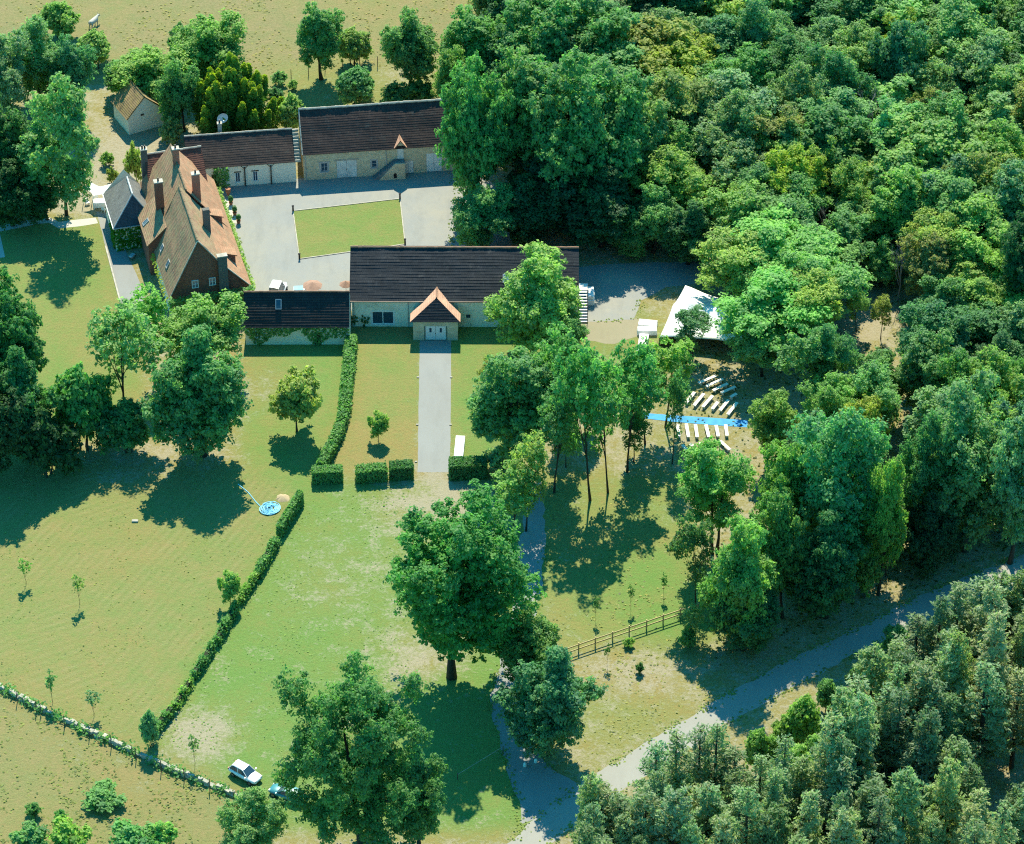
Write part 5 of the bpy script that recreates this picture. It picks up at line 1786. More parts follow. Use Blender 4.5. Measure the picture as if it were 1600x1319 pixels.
# shade sail, table and chairs left of the slate wing
ss = empty('shade_sail', G(160, 322), 0, 'white shade sail stretched on poles over the terrace left of the slate wing', 'shade sail')
o0 = ss.location
cn_ = [G(128, 294, 2.6), G(142, 285, 3.0), G(157, 292, 2.5), G(197, 279, 3.2), G(171, 305, 2.7), G(146, 306, 2.3)]
m = MB()
cen = sum(cn_, Vector()) / 6 - Vector((0, 0, .3))
for i in range(6):
    a, b = cn_[i] - o0, cn_[(i + 1) % 6] - o0
    k = 4
    for q in range(k):
        p0, p1 = a.lerp(b, q / k), a.lerp(b, (q + 1) / k)
        ins = lambda p, t: p.lerp(cen - o0, .18 * math.sin(math.pi * t))
        m.quad(ins(p0, q / k), ins(p1, (q + 1) / k), cen - o0)
so = m.build('fabric', M['cloth'], ss)
sm = so.modifiers.new('thick', 'SOLIDIFY'); sm.thickness = .02
for i in (0, 1, 3, 5):
    p = cn_[i] - o0
    MB().tube([(p.x, p.y, -.0), (p.x, p.y, p.z + .1)], [.05, .045], 8).build('pole', M['white_paint'], ss)
cloth_table(157, 321, R(10), 1.9, 1.3, 'white garden table in front of the shade sail')
for px_, py_, rz_, lb in ((137, 320, .6, 'white garden chair left of the garden table by the shade sail'), (163, 331, 2.6, 'white garden chair before the garden table by the shade sail'), (150, 311, 3.4, 'white garden chair behind the garden table by the shade sail')):
    c_ = empty('garden_chair', G(px_, py_), rz_, lb, 'chair', 'white garden chairs on the terrace')
    MB().box(-.27, .27, -.25, .25, .38, .45).build('seat', M['white_paint'], c_)
    MB().box(-.27, .27, .22, .28, .45, .95).build('backrest', M['white_paint'], c_)
    for sx in (-.23, .23):
        for sy in (-.21, .21): MB().box(sx - .03, sx + .03, sy - .03, sy + .03, 0, .38).build('leg', M['white_paint'], c_)
for px_, py_, rz_, lb, sx in ((32, 262, .5, 'pale blue tarpaulin under the trees at the left edge, near the pale plank', 1.8), ):
    t = empty('covered_woodpile', G(px_, py_), rz_, lb, 'woodpile')
    m = MB()
    for i in range(5):
        for j in range(2): m.tube([(-sx / 2 + i * .4, -.5, .18 + j * .33), (-sx / 2 + i * .4, .5, .18 + j * .33)], [.17, .17], 8)
    m.build('log', M['dark_wood'], t)
    MB().box(-sx / 2 - .2, sx / 2 + .1, -.6, .6, .7, .78).build('tarpaulin', M['blue_sheet'], t)
pk = MB().box(-1.6, 1.6, -.18, .18, .9, 1.0).build('plank_seat', M['lime'])
gb = empty('garden_bench', G(58, 243), R(-28), 'long pale wooden bench under the trees at the left edge', 'bench')
pk.parent = gb; pk.name = 'seat'
pk.location = (0, 0, -.45)
for sx in (-1.3, 1.3): MB().box(sx - .06, sx + .06, -.16, .16, 0, .45).build('leg', M['dark_wood'], gb)
bw = empty('garden_barrow', G(207, 404), R(60), 'small grey wheelbarrow in the shade beside the ivy wall', 'wheelbarrow')
bevel(MB().box(-.45, .45, -.3, .3, .35, .62).build('tray', M['zinc'], bw), .06)
MB().tube([(.65, -.05, .2), (.65, .05, .2)], [.2, .2], 12).build('wheel', M['tyre'], bw)
for s in (-.22, .22): MB().tube([(.6, s * .3, .25), (-1.0, s, .55)], [.025, .025], 6).build('handle', M['dark_wood'], bw)
for s in (-.25, .25): MB().tube([(-.3, s, .4), (-.35, s, 0)], [.025, .025], 6).build('leg', M['dark_wood'], bw)
# blue netting heap with hose, sand heap, marker stone
bn2 = empty('blue_net', G(421, 796), 0, 'crumpled light blue net lying on the grass left of the hedge', 'net')
m = MB()
rn = random.Random(4)
for k in range(46):
    r0 = rn.uniform(.35, 1.25); a0 = rn.uniform(0, 6.28); pts = []
    cx_, cy_ = rn.uniform(-.25, .25), rn.uniform(-.2, .2)
    for i in range(9):
        a = a0 + i * .35
        pts.append((cx_ + r0 * math.cos(a), cy_ + r0 * 1.0 * math.sin(a), .05 + .14 * rn.random() + .15 * max(0, 1 - r0)))
    m.tube(pts, [.045] * 9, 4, False)
m.build('netting', M['blue_sheet'], bn2)
m = MB()
ho = [G(412, 797) - bn2.location + Vector((0, 0, .05)), G(400, 785) - bn2.location + Vector((0, 0, .05)), G(388, 770) - bn2.location + Vector((0, 0, .05)), G(372, 757) - bn2.location + Vector((0, 0, .05))]
m.tube(ho, [.05] * 4, 5)
m.build('rope', M['blue_sheet'], bn2)


def mound(name, px, py, rx, ry, h, mat, label, cat):
    m = MB()
    n, k = 20, 5
    rn = random.Random(int(px))
    jj = [rn.uniform(.8, 1.15) for _ in range(n)]
    for j in range(k):
        for i in range(n):
            f = lambda i, j: (rx * jj[i % n] * (1 - j / k) * math.cos(2 * math.pi * i / n), ry * jj[i % n] * (1 - j / k) * math.sin(2 * math.pi * i / n), h * (1 - (1 - j / k) ** 1.6) - .01)
            m.quad(f(i, j), f(i + 1, j), f(i + 1, j + 1), f(i, j + 1))
    o = m.build(name, mat, None, True)
    o.location = G(px, py)
    tag(o, label, cat)


mound('sand_heap', 442, 778, .9, .8, .3, M['sand'], 'small heap of tan sand near the top of the hedge row', 'sand heap')
ms = MB().box(-.4, .4, -.22, .22, 0, .22).build('marker_stone', M['lime'])
bevel(ms, .08); ms.location = G(211, 815)
tag(ms, 'single pale stone lying in the mown meadow below the dark round tree', 'stone')
# white cow in the upper field
cw = empty('cow', G(147, 42), R(62), 'white cow standing in the dry field at the upper left', 'cow')
m = MB()
secs = [(-1.0, .22, 1.15, .18), (-.85, .36, 1.1, .34), (-.4, .40, 1.05, .42), (.2, .40, 1.03, .44), (.65, .34, 1.08, .42), (.95, .22, 1.22, .30), (1.2, .15, 1.32, .2), (1.35, .15, 1.34, .17), (1.6, .10, 1.2, .12), (1.75, .07, 1.12, .08)]
ri = []
for x, hw, zc, hh in secs:
    i = len(m.v)
    for t in range(10): m.v.append((x, hw * math.cos(t * .6283), zc + hh * math.sin(t * .6283)))
    ri.append(i)
for a, b in zip(ri[:-1], ri[1:]):
    for t in range(10): m.f.append((a + t, b + t, b + (t + 1) % 10, a + (t + 1) % 10))
m.f.append(tuple(ri[0] + t for t in range(10))); m.f.append(tuple(ri[-1] + t for t in reversed(range(10))))
for x, s in ((-.78, 1), (.62, 0)):
    for y in (-.22, .22):
        if s: m.tube([(x, y, 1.0), (x + .12, y, .72), (x - .06, y, .45), (x, y, .05), (x + .05, y, 0)], [.2, .14, .08, .06, .07], 8)
        else: m.tube([(x, y, 1.0), (x, y, .7), (x + .03, y, .4), (x, y, .05), (x + .04, y, 0)], [.17, .11, .07, .055, .07], 8)
m.tube([(-1.0, 0, 1.3), (-1.12, 0, .9), (-1.1, 0, .55)], [.05, .03, .06], 6)
for y in (-1, 1): m.tube([(1.38, y * .12, 1.43), (1.36, y * .3, 1.42)], [.06, .03], 6)
m.build('body', M['hide'], cw, True)
m = MB()
for y in (-1, 1): m.tube([(1.4, y * .08, 1.5), (1.46, y * .22, 1.6), (1.5, y * .22, 1.72)], [.03, .025, .01], 6)
m.build('horn', M['lime'], cw)
# marker stones down the drive
for px_, py_, lb in ((837, 1191, 'white boundary stone at the right edge of the shaded drive'), (820, 1197, 'white boundary stone at the left edge of the shaded drive')):
    b_ = MB().tube([(0, 0, 0), (0, 0, .35), (0, 0, .5)], [.2, .19, .08], 10).build('boundary_stone', M['white_paint'])
    b_.location = G(px_, py_)
    tag(b_, lb, 'stone', 'white stones by the drive')
# path lamps / edging stones along the path to the hall
for px_, py_, lb in ((653, 590, 'upper left'), (705, 590, 'upper right'), (652, 664, 'middle left'), (704, 664, 'middle right'), (650, 722, 'lower left'), (704, 722, 'lower right')):
    b_ = MB().box(-.16, .16, -.12, .12, 0, .12).build('edging_stone', M['lime'])
    bevel(b_, .04); b_.location = G(px_, py_)
    tag(b_, f'small pale edging stone at the {lb} edge of the path to the porch', 'stone', 'edging stones along the path')
gp = empty('barrier_pole', G(757, 1181), 0, 'thin white barrier pole across the drive in the shade of the big oak', 'barrier')
p = G(786, 1176) - gp.location; q = G(715, 1218) - gp.location
MB().tube([(p.x, p.y, .9), (q.x, q.y, .75)], [.03, .025], 6).build('pole', M['lime'], gp)
for s in (p, q): MB().tube([(s.x, s.y, 0), (s.x, s.y, 1.0)], [.06, .06], 6).build('post', M['post_wood'], gp)


# ------------------------------------------------------------------ trees and bushes: (kind, middle x, top y, foot y, width px, colour, label)
TREES = [
    # upper left, behind and beside the garden
    ('bush', 93, 3, 56, 62, 'bright', 'bright rounded bush at the top left, left of the white cow'),
    ('bush', 148, 50, 108, 58, 'lime', 'yellow-green bush at the field edge below the white cow'),
    ('grey', 62, 26, 165, 112, 'grey', 'grey-green feathery tree at the upper left field edge'),
    ('grey', 8, 60, 200, 100, 'grey', 'grey-green tree cut by the left edge near the top'),
    ('wood', 112, 60, 190, 70, 'blue', 'bluish slim tree between the feathery tree and the yellow-green bush'),
    ('loose', 104, 102, 336, 118, 'pale', 'tall pale green tree standing left of the shed above the white garden path'),
    ('dense', 8, 145, 318, 105, 'dark', 'dark dense tree at the left edge above the garden path'),
    ('loose', 70, 205, 338, 110, 'mid', 'low broad tree at the foot of the tall pale tree'),
    ('dense', 20, 250, 352, 100, 'deep', 'dark low tree shading the left end of the white garden path'),
    ('tall', 74, 280, 343, 40, 'mid', 'thin leaning tree growing at the bend of the white garden path'),
    ('round', 326, 22, 128, 112, 'bright', 'rounded green tree on the field edge above the golden cypress'),
    ('bush', 283, 38, 100, 40, 'dark', 'dark small bush left of the rounded field-edge tree'),
    ('round', 236, 74, 158, 112, 'bright', 'broad light green tree right behind the shed roof'),
    ('round', 288, 95, 205, 66, 'mid', 'green tree between the shed and the golden cypress'),
    ('bush', 188, 95, 150, 62, 'mid', 'green bush left of the shed roof peak'),
    ('shrub', 212, 225, 285, 28, 'lime', 'slim light green shrub between shed and manor wing'),
    ('shrub', 268, 186, 228, 34, 'pale', 'pale shrub right of the shed door'),
    ('cypress', 368, 84, 212, 116, 'gold', 'golden-tipped broad cypress above the low outbuilding'),
    ('wood', 502, 8, 124, 72, 'mid', 'dark-stemmed slim tree by the field fence'),
    ('bush', 549, 44, 102, 52, 'lime', 'light bushy tree right of the dark-stemmed slim tree'),
    ('round', 640, 20, 136, 86, 'mid', 'round-crowned green tree with clear stem above the barn roof'),
    ('bush', 556, 108, 168, 66, 'mid', 'rounded bush behind the barn ridge left of its middle'),
    ('shrub', 618, 130, 163, 44, 'dark', 'dark shrub behind the barn ridge, left of the pair'),
    ('shrub', 656, 128, 161, 48, 'dark', 'dark shrub behind the barn ridge, right of the pair'),
    ('bush', 457, 150, 212, 52, 'lime', 'light green bush between outbuilding and barn roof'),
    ('shrub', 436, 112, 133, 24, 'mid', 'small green shrub at the left end of the field fence'),
    ('shrub', 430, 138, 160, 26, 'dark', 'small dark shrub beside the golden cypress'),
    ('shrub', 457, 126, 140, 16, 'bright', 'tiny bright shrub in the shadow below the field fence'),
    ('shrub', 168, 238, 258, 22, 'bright', 'small bright shrub on bare ground above the shade sail'),
    ('shrub', 176, 262, 286, 18, 'olive', 'thin little shrub just above the shade sail'),
    # wood edge by the barn
    ('wood', 736, 22, 150, 104, 'mid', 'green tree at the wood corner beside the dry field'),
    ('oak', 748, 92, 330, 122, 'mid', 'great tree hiding the right end of the barn'),
    ('round', 752, 292, 392, 96, 'mid', 'bushy tree at the courtyard corner behind the hall roof'),
    ('wood', 712, 78, 190, 62, 'bright', 'light tree peeping over the right end of the barn roof'),
    # wood, top
    ('oak', 888, -30, 170, 176, 'mid', 'great rich green oak at the top of the wood, left of its dark gap'),
    ('wood', 808, -18, 120, 92, 'deep', 'dark tree at the top edge where the wood meets the field'),
    ('oak', 912, 74, 325, 168, 'mid', 'broad oak in front of the great rich green oak'),
    ('wood', 822, 88, 310, 100, 'mid', 'leafy tree between the barn tree and the broad oak'),
    ('dense', 1004, -20, 110, 120, 'deep', 'dark bluish tree in the gap at the top of the wood'),
    ('woodb', 1046, 12, 140, 96, 'grey', 'medium grey-green crown right of the dark gap at the top'),
    ('woodb', 1076, 60, 190, 128, 'yellow', 'yellow-green rounded crown in the upper wood'),
    ('airy', 1130, -12, 110, 92, 'lime', 'thin light tree with visible stem at the top of the wood'),
    ('grey', 1184, -10, 150, 92, 'grey', 'tall grey-green tree at the top right of the light thin tree'),
    ('grey', 1118, 116, 270, 158, 'grey', 'wide grey-green crown under the yellow-green one'),
    ('woodb', 998, 136, 320, 96, 'pale', 'pale-tipped crown left of the wide grey-green one'),
    ('dense', 872, 225, 352, 150, 'deep', 'tree coloured as in shade, in the deep of the wood behind the hall'),  # this and the next two: the hollow's shade put into leaf colour
    ('dense', 825, 275, 378, 110, 'deep', 'low tree coloured as in shade, above the right half of the hall roof'),
    ('dense', 940, 262, 385, 128, 'deep', 'tree coloured as in shade, above the right end of the hall roof'),
    ('woodb', 1058, 226, 350, 98, 'bright', 'lighter crown left of centre in the middle of the wood'),
    ('woodb', 1156, 226, 350, 88, 'grey', 'grey-green crown in the middle of the wood'),
    ('round', 1140, 292, 390, 66, 'lime', 'small bright crown right above the locust grove'),
    ('round', 1020, 294, 395, 88, 'mid', 'green crown at the wood edge above the gravel yard'),
    ('round', 986, 340, 402, 52, 'mid', 'sunlit small tree at the wood edge by the gravel yard'),
    ('dense', 1075, 310, 412, 90, 'dark', 'dark tree at the wood edge right of the gravel yard'),
    ('wood', 1244, -18, 95, 104, 'blue', 'blue-green crown at the top edge right of the grey-green tree'),
    ('airy', 1230, 42, 130, 70, 'dark', 'dark thin-stemmed tree in the upper wood'),
    ('woodb', 1335, -16, 110, 100, 'dark', 'dark crown at the top edge above the cream-flecked one'),
    ('woodb', 1342, 40, 170, 84, 'pale', 'cream-flecked crown in the upper right wood'),
    ('woodb', 1284, 66, 200, 84, 'lime', 'bright crown left of the cream-flecked one'),
    ('tall', 1410, 14, 150, 56, 'yellow', 'yellowish slim tree in the upper right wood'),
    ('grey', 1488, -2, 160, 142, 'grey', 'big grey-green crown near the top right corner'),
    ('woodb', 1584, -14, 110, 92, 'mid', 'green crown in the top right corner'),
    ('airy', 1452, 90, 215, 76, 'grey', 'thin grey tree with pale stem below the big grey-green crown'),
    ('woodb', 1545, 104, 240, 96, 'pale', 'pale silvery crown below the top right corner'),
    ('dead', 1346, 142, 270, 112, 'grey', 'grey leafless dead tree in the upper right wood'),
    ('woodb', 1446, 136, 260, 68, 'olive', 'olive crown right of the leafless dead tree'),
    ('grey', 1234, 104, 260, 88, 'grey', 'grey-green crown left of the leafless dead tree'),
    ('woodb', 1466, 200, 350, 150, 'bright', 'broad bright green crown at mid right'),
    ('woodb', 1330, 248, 370, 72, 'bright', 'bright small crown left of the broad bright one'),
    ('woodb', 1246, 232, 370, 86, 'yellow', 'yellow-green crown in the middle right of the wood'),
    ('tall', 1284, 214, 345, 46, 'lime', 'slim bright tree behind the yellow-green middle crown'),
    ('woodb', 1566, 188, 330, 92, 'bright', 'bright crown at the right edge under the silvery one'),
    ('wood', 1576, 260, 430, 96, 'grey', 'dark grey-green tall tree at the right edge'),
    ('woodb', 1404, 262, 400, 104, 'bright', 'bright crown in front of the broad bright one'),
    ('dead', 1290, 308, 405, 52, 'grey', 'small bleached dead tree above the locust grove'),
    ('locustb', 1512, 318, 460, 112, 'lime', 'light feathery tree at right with a dark hollow below'),
    ('locust', 1560, 380, 500, 80, 'lime', 'light spreading tree right of the dark hollow'),
    ('wood', 1592, 330, 520, 80, 'deep', 'very dark tree at the right edge below the grey-green tall tree'),
    ('deadb', 1402, 362, 470, 60, 'grey', 'slender grey dead tree by the tan clearing'),
    ('woodb', 1442, 372, 490, 72, 'olive', 'olive speckled crown right of the slender dead tree'),
    ('round', 1474, 440, 535, 92, 'mid', 'rounded dark-shaded tree right of the tan clearing'),
    ('round', 1376, 378, 448, 60, 'locust', 'light crown above the tan clearing'),
    # locust grove round the tent
    ('locust', 1214, 345, 470, 150, 'locust', 'wide light locust tree, topmost of the grove behind the tent'),
    ('locust', 1150, 370, 485, 112, 'lime', 'light locust tree right behind the tent peak'),
    ('locust', 1282, 398, 520, 118, 'locust', 'spreading locust tree at the left side of the tan clearing'),
    ('locustb', 1210, 436, 562, 140, 'locust', 'locust tree hanging over the right half of the tent'),
    ('airy', 1338, 452, 518, 40, 'locust', 'small umbrella-shaped tree standing alone in the tan clearing'),
    ('airy', 1376, 462, 530, 40, 'olive', 'thin olive sapling tree at the right of the tan clearing'),
    ('airy', 1082, 482, 560, 72, 'blue', 'thin dark-branched tree right before the white tent'),
    ('locustb', 1190, 502, 588, 84, 'locust', 'locust tree between the tent and the benches'),
    ('airy', 1256, 510, 655, 92, 'mid', 'dark forked tree with bare stems right of the benches'),
    ('locust', 1290, 512, 655, 80, 'mid', 'forked green tree leaning over tan ground right of the benches'),
    ('airy', 1040, 530, 668, 92, 'bright', 'bright bushy tree between the white tables and the blue carpet'),
    ('airy', 1050, 578, 725, 46, 'mid', 'thin dark-stemmed tree crossing the blue carpet'),
    ('wood', 1212, 612, 720, 74, 'bright', 'bright crown at the right end of the blue carpet'),
    # trees before the hall and the middle ground
    ('round', 834, 396, 546, 132, 'lime', 'light green tree standing before the right part of the hall'),
    ('round', 876, 470, 560, 74, 'mid', 'dark-footed tree at the right front corner of the hall'),
    ('airy', 868, 505, 705, 92, 'mid', 'tall bright tree with thin stem just below the hall corner'),
    ('wood', 806, 560, 735, 130, 'mid', 'large leafy tree right of the long white table'),
    ('airy', 866, 590, 770, 84, 'mid', 'shaded tree right behind the large leafy tree'),
    ('airy', 770, 556, 640, 40, 'olive', 'little olive tree at the lawn edge right of the porch path'),
    ('airy', 922, 528, 782, 100, 'mid', 'slender tree with long straight stem, leftmost of the three tall ones in the clearing'),
    ('wood', 900, 545, 668, 76, 'mid', 'bushy tree just left of the three tall slender ones'),
    ('airy', 1008, 548, 694, 78, 'mid', 'loose tree between the tall slender ones and the blue carpet'),
    ('airy', 950, 560, 770, 84, 'mid', 'slender tree with long straight stem, middle of the three tall ones in the clearing'),
    ('airy', 980, 532, 738, 92, 'mid', 'leafy slender tree, rightmost of the three tall ones in the clearing'),
    ('airy', 884, 640, 730, 52, 'bright', 'small thin tree in the sunlit clearing left of the slender trees'),
    ('airy', 990, 640, 722, 56, 'dark', 'low dark tree at the left end of the benches'),
    ('airy', 822, 676, 830, 76, 'lime', 'light upright young tree beside the drive below the hedge block'),
    ('airy', 800, 730, 845, 88, 'bright', 'loose bright tree behind the big oak beside the drive'),
    ('shrub', 780, 700, 735, 46, 'grey', 'grey-green shrub right of the large hedge block'),
    ('bigoak', 706, 800, 1058, 232, (.108, .29, .10), 'big dark-stemmed oak standing alone between path and drive'),
    ('round', 822, 955, 1075, 104, 'mid', 'rounded tree at the left edge of the drive below the big oak'),
    ('dense', 858, 1012, 1178, 128, 'blue', 'dense bluish tree at the left end of the rail fence'),
    ('broad', 567, 1046, 1325, 218, (.115, .265, .12), 'huge broad tree at the bottom shading the teal car'),
    ('dense', 655, 1170, 1322, 90, (.13, .31, .13), 'leafy lower tree right under the huge broad tree'),
    ('grey', 396, 1238, 1345, 108, 'grey', 'grey-green willowy bush at the bottom below the cars'),
    # left side
    ('dense', 318, 516, 712, 142, 'mid', 'dense dark round tree on the lawn left of the path'),
    ('round', 322, 466, 585, 122, 'bright', 'lighter tree right behind the dense dark round tree'),
    ('airy', 242, 452, 600, 92, 'bright', 'loose light tree below the garden terrace'),
    ('airy', 196, 478, 662, 120, 'locust', 'airy tree on two thin stems at the end of the terrace'),
    ('oak', 16, 428, 640, 150, (.08, .22, .088), 'great dark tree filling the left edge at mid height'),
    ('dense', 48, 545, 722, 104, 'dark', 'dark lower tree right beside the great dark one at the left edge'),
    ('dense', -12, 560, 748, 120, 'deep', 'very dark tree cut by the left edge under the great dark one'),
    ('bush', 128, 574, 702, 92, 'mid', 'big green bush between the great dark tree and the airy one'),
    ('bush', 205, 628, 705, 80, 'dark', 'dark bush at the foot of the two thin stems'),
    ('bush', 70, 640, 740, 90, 'deep', 'deep green bush under the great dark tree at the left'),
    ('fruit', 464, 584, 674, 84, 'lime', 'small round fruit tree on the lawn below the annex'),
    ('fruit', 591, 648, 690, 32, 'lime', 'tiny round tree on the lawn left of the path'),
    ('sapling', 40, 872, 912, 26, 'lime', 'thin sapling near the left edge of the mown meadow'),
    ('sapling', 124, 896, 944, 24, 'lime', 'thin sapling with star-shaped shadow in the mown meadow'),
    ('fruit', 360, 898, 948, 34, 'lime', 'pale young tree at the bend of the hedge row'),
    ('sapling', 83, 1048, 1098, 26, 'grey', 'pale grey sapling just above the left part of the stone wall'),
    ('sapling', 146, 1078, 1118, 30, 'grey', 'faint small sapling right above the middle of the stone wall'),
    ('sapling', 304, 1146, 1196, 22, 'pale', 'thin pale sapling between the hedge foot and the white car'),
    ('bush', 236, 1112, 1168, 34, 'grey', 'grey-green bush at the lower end of the hedge row'),
    ('shrub', 158, 1236, 1254, 62, 'mid', 'low bright bramble patch in the rough pasture'),
    ('shrub', 54, 1256, 1276, 26, 'mid', 'small shrub at the lower left in the rough pasture'),
    ('shrub', 96, 1266, 1284, 20, 'mid', 'tiny shrub in the rough pasture right of the small one'),
    ('shrub', 105, 1288, 1326, 62, 'bright', 'bright bush at the bottom edge, lower left'),
    ('shrub', 205, 1294, 1331, 72, 'mid', 'green bush at the bottom edge between two brighter ones'),
    ('shrub', 252, 1288, 1321, 48, 'bright', 'bright small bush at the bottom edge left of the willowy one'),
    ('shrub', 50, 1294, 1326, 56, 'mid', 'green bush nearest the bottom left corner'),
    # saplings in the road field
    ('sapling', 931, 930, 968, 14, 'mid', 'thin sapling above the rail fence, left of three'),
    ('sapling', 985, 912, 952, 14, 'mid', 'thin sapling above the rail fence, middle of three'),
    ('sapling', 1037, 895, 932, 14, 'mid', 'thin sapling above the rail fence, right of three'),
    ('sapling', 949, 1006, 1040, 13, 'dark', 'dark sapling below the rail fence'),
    ('shrub', 1000, 1036, 1052, 14, 'dark', 'tiny dark shrub in the dry ground below the rail fence'),
    ('shrub', 1073, 980, 1012, 26, 'mid', 'green shrub at the right end of the rail fence'),
    ('shrub', 982, 998, 1010, 18, 'bright', 'tiny bright shrub at the foot of the rail fence'),
    # right of the clearing down to the road
    ('locust', 1114, 694, 862, 120, 'bright', 'light green feathery tree below the benches'),
    ('airy', 1086, 800, 955, 70, 'dark', 'thin dark tree at the right edge of the grass clearing'),
    ('round', 1150, 812, 1005, 108, 'bright', 'rounded bright tree at the right end of the rail fence'),
    ('dense', 1160, 900, 1015, 110, 'dark', 'dark low tree under the rounded bright one'),
    ('airy', 1080, 945, 1000, 40, 'grey', 'grey little tree beside the last fence post'),
    ('grey', 1302, 622, 880, 176, (.155, .34, .175), 'large grey-green tree in the middle of the right-hand wood'),
    ('woodb', 1212, 690, 880, 96, 'bright', 'bright green tree left of the large grey-green one'),
    ('wood', 1346, 622, 745, 74, 'yellow', 'yellow-green crown behind the large grey-green tree'),
    ('woodb', 1222, 780, 965, 84, 'mid', 'green tree in front of the large grey-green one, at left'),
    ('shrub', 1203, 862, 905, 24, 'yellow', 'yellow-leaved shrub beside the rounded bright tree'),
    ('dense', 1290, 800, 965, 112, 'dark', 'dark tree below the large grey-green one, above the road'),
    ('wood', 1372, 720, 930, 62, 'bright', 'slim bright tree right of the large grey-green one'),
    ('airy', 1384, 770, 900, 46, 'mid', 'crooked thin tree beside a tan gap above the road'),
    ('woodb', 1360, 572, 700, 92, 'locust', 'light crown below the tan clearing'),
    ('woodb', 1302, 580, 690, 86, 'locust', 'light crown at the lower left of the tan clearing'),
    ('wood', 1440, 525, 660, 96, 'mid', 'green crown right under the rounded dark-shaded tree'),
    ('grey', 1508, 610, 860, 166, 'grey', 'tall grey-green tree above the shaded road'),
    ('grey', 1446, 640, 860, 92, 'blue', 'bluish tree left of the tall one above the shaded road'),
    ('wood', 1578, 640, 880, 96, 'grey', 'tall tree at the right edge above the shaded road'),
    ('woodb', 1545, 545, 700, 108, 'bright', 'bright crown at right above the tall grey-green tree'),
    ('woodb', 1494, 548, 690, 80, 'mid', 'green crown left of the bright one above the tall grey-green tree'),
    ('woodb', 1590, 560, 690, 64, 'mid', 'green crown at the right edge beside the bright one'),
    ('dense', 1440, 770, 905, 86, 'deep', 'very dark tree close above the shaded road'),
    ('bush', 1352, 860, 935, 46, 'bright', 'bright bush low at the road edge under the right-hand wood'),
    # bushes among the pines
    ('bush', 1252, 1092, 1172, 66, 'bright', 'bright leafy bush at the wood edge below the road'),
    ('bush', 1182, 1140, 1210, 52, 'bright', 'bright bush between pines just below the road'),
    ('bush', 1240, 1165, 1260, 80, 'lime', 'light bush deep between the pines'),
    ('bush', 1290, 1062, 1112, 44, 'mid', 'green bush on the shaded verge right above the bright leafy bush'),
    ('bush', 1340, 1040, 1085, 40, 'dark', 'dark bush on the shaded verge left of the round-topped pine'),
    ('bush', 1222, 1128, 1176, 40, 'bright', 'small bright bush left of the bright leafy bush below the road'),
    ('bush', 1400, 980, 1030, 46, 'mid', 'green bush on the verge under the dappled road-edge pine'),
    ('bush', 1275, 1150, 1215, 60, 'bright', 'bright bush right below the bright leafy bush'),
]
for t_ in TREES: T(*t_)

# pines of the lower right, each with its own foot
PINES = [
    (936, 1228, 'pale pine at the bottom left end of the pine wood'), (968, 1245, 'thin pine beside the pale one at the end of the pine wood'),
    (1018, 1158, 'sparse pine leaning over the sunny road'), (1052, 1148, 'dark-topped sparse pine over the sunny road'),
    (1086, 1138, 'tall sparse pine where the sunny road meets the shade'), (1112, 1128, 'tallest sparse pine beside the sunny road'),
    (1000, 1235, 'full pine below the sparse roadside ones'), (1046, 1232, 'yellowish rounded pine below the sparse roadside ones'),
    (1136, 1172, 'pine in front of the bright bush between pines'), (1098, 1225, 'deep green pine in the second row'),
    (1160, 1228, 'slim pine in the second row left of the light bush'), (1212, 1152, 'straight dark-stemmed pine right beside the bright leafy bush'),
    (1305, 1080, 'pine standing out over the shaded verge'), (1352, 1012, 'round-topped pine highest on the shaded road edge'),
    (1282, 1118, 'pale pine behind the bright leafy bush'), (1330, 1090, 'pine with yellowish tips in the middle of the pine wood'),
    (1390, 1000, 'tall dark-stemmed pine in the middle of the pine wood'), (1424, 960, 'pine at the road edge under dappled light'),
    (1452, 930, 'grey-topped pine at the road edge'), (1484, 912, 'first of two close pines at the far road edge'),
    (1514, 906, 'second of two close pines at the far road edge'), (1545, 900, 'bushy pine at the far road edge'),
    (1580, 892, 'pine highest at the right edge of the pine wood'), (1420, 1035, 'pale pine in the heart of the pine wood'),
    (1372, 1075, 'slim pine in the heart of the pine wood'), (1480, 985, 'olive pine behind the road-edge ones'),
    (1530, 960, 'dark-sided pine near the right edge'), (1592, 965, 'broad pine at the right edge above the dark gap'),
    (1525, 1036, 'upright pine left above the dark gap'), (1580, 1048, 'olive pine right above the dark gap'),
    (1468, 1085, 'bare-branched grey pine beside the dark gap'), (1430, 1110, 'pine behind the bare-branched grey one'),
    (1300, 1190, 'grey pine low in the middle of the pine wood'), (1345, 1225, 'small pine before the grey low one'),
    (1400, 1205, 'olive broad pine near the bottom middle'), (1465, 1190, 'broad sunlit pine left of the dark gap'),
    (1500, 1200, 'sunlit pine directly beside the dark gap'), (1250, 1240, 'pine at the bottom below the light bush'),
    (1205, 1262, 'pale pine at the bottom edge, left half'), (1118, 1275, 'pale broad pine at the bottom edge, far left half'),
    (1070, 1285, 'small pine at the bottom edge near the drive'), (912, 1290, 'leftmost pine at the bottom edge by the drive'),
    (1545, 1258, 'pale pine at the bottom right below the dark gap'), (1590, 1235, 'bright pine in the bottom right corner'),
    (1500, 1285, 'low pine at the bottom edge before the dark gap'), (1310, 1270, 'pine at the bottom edge, middle'),
    (1380, 1285, 'shaded pine at the bottom edge, right of the middle'),
]
prn = random.Random(12)
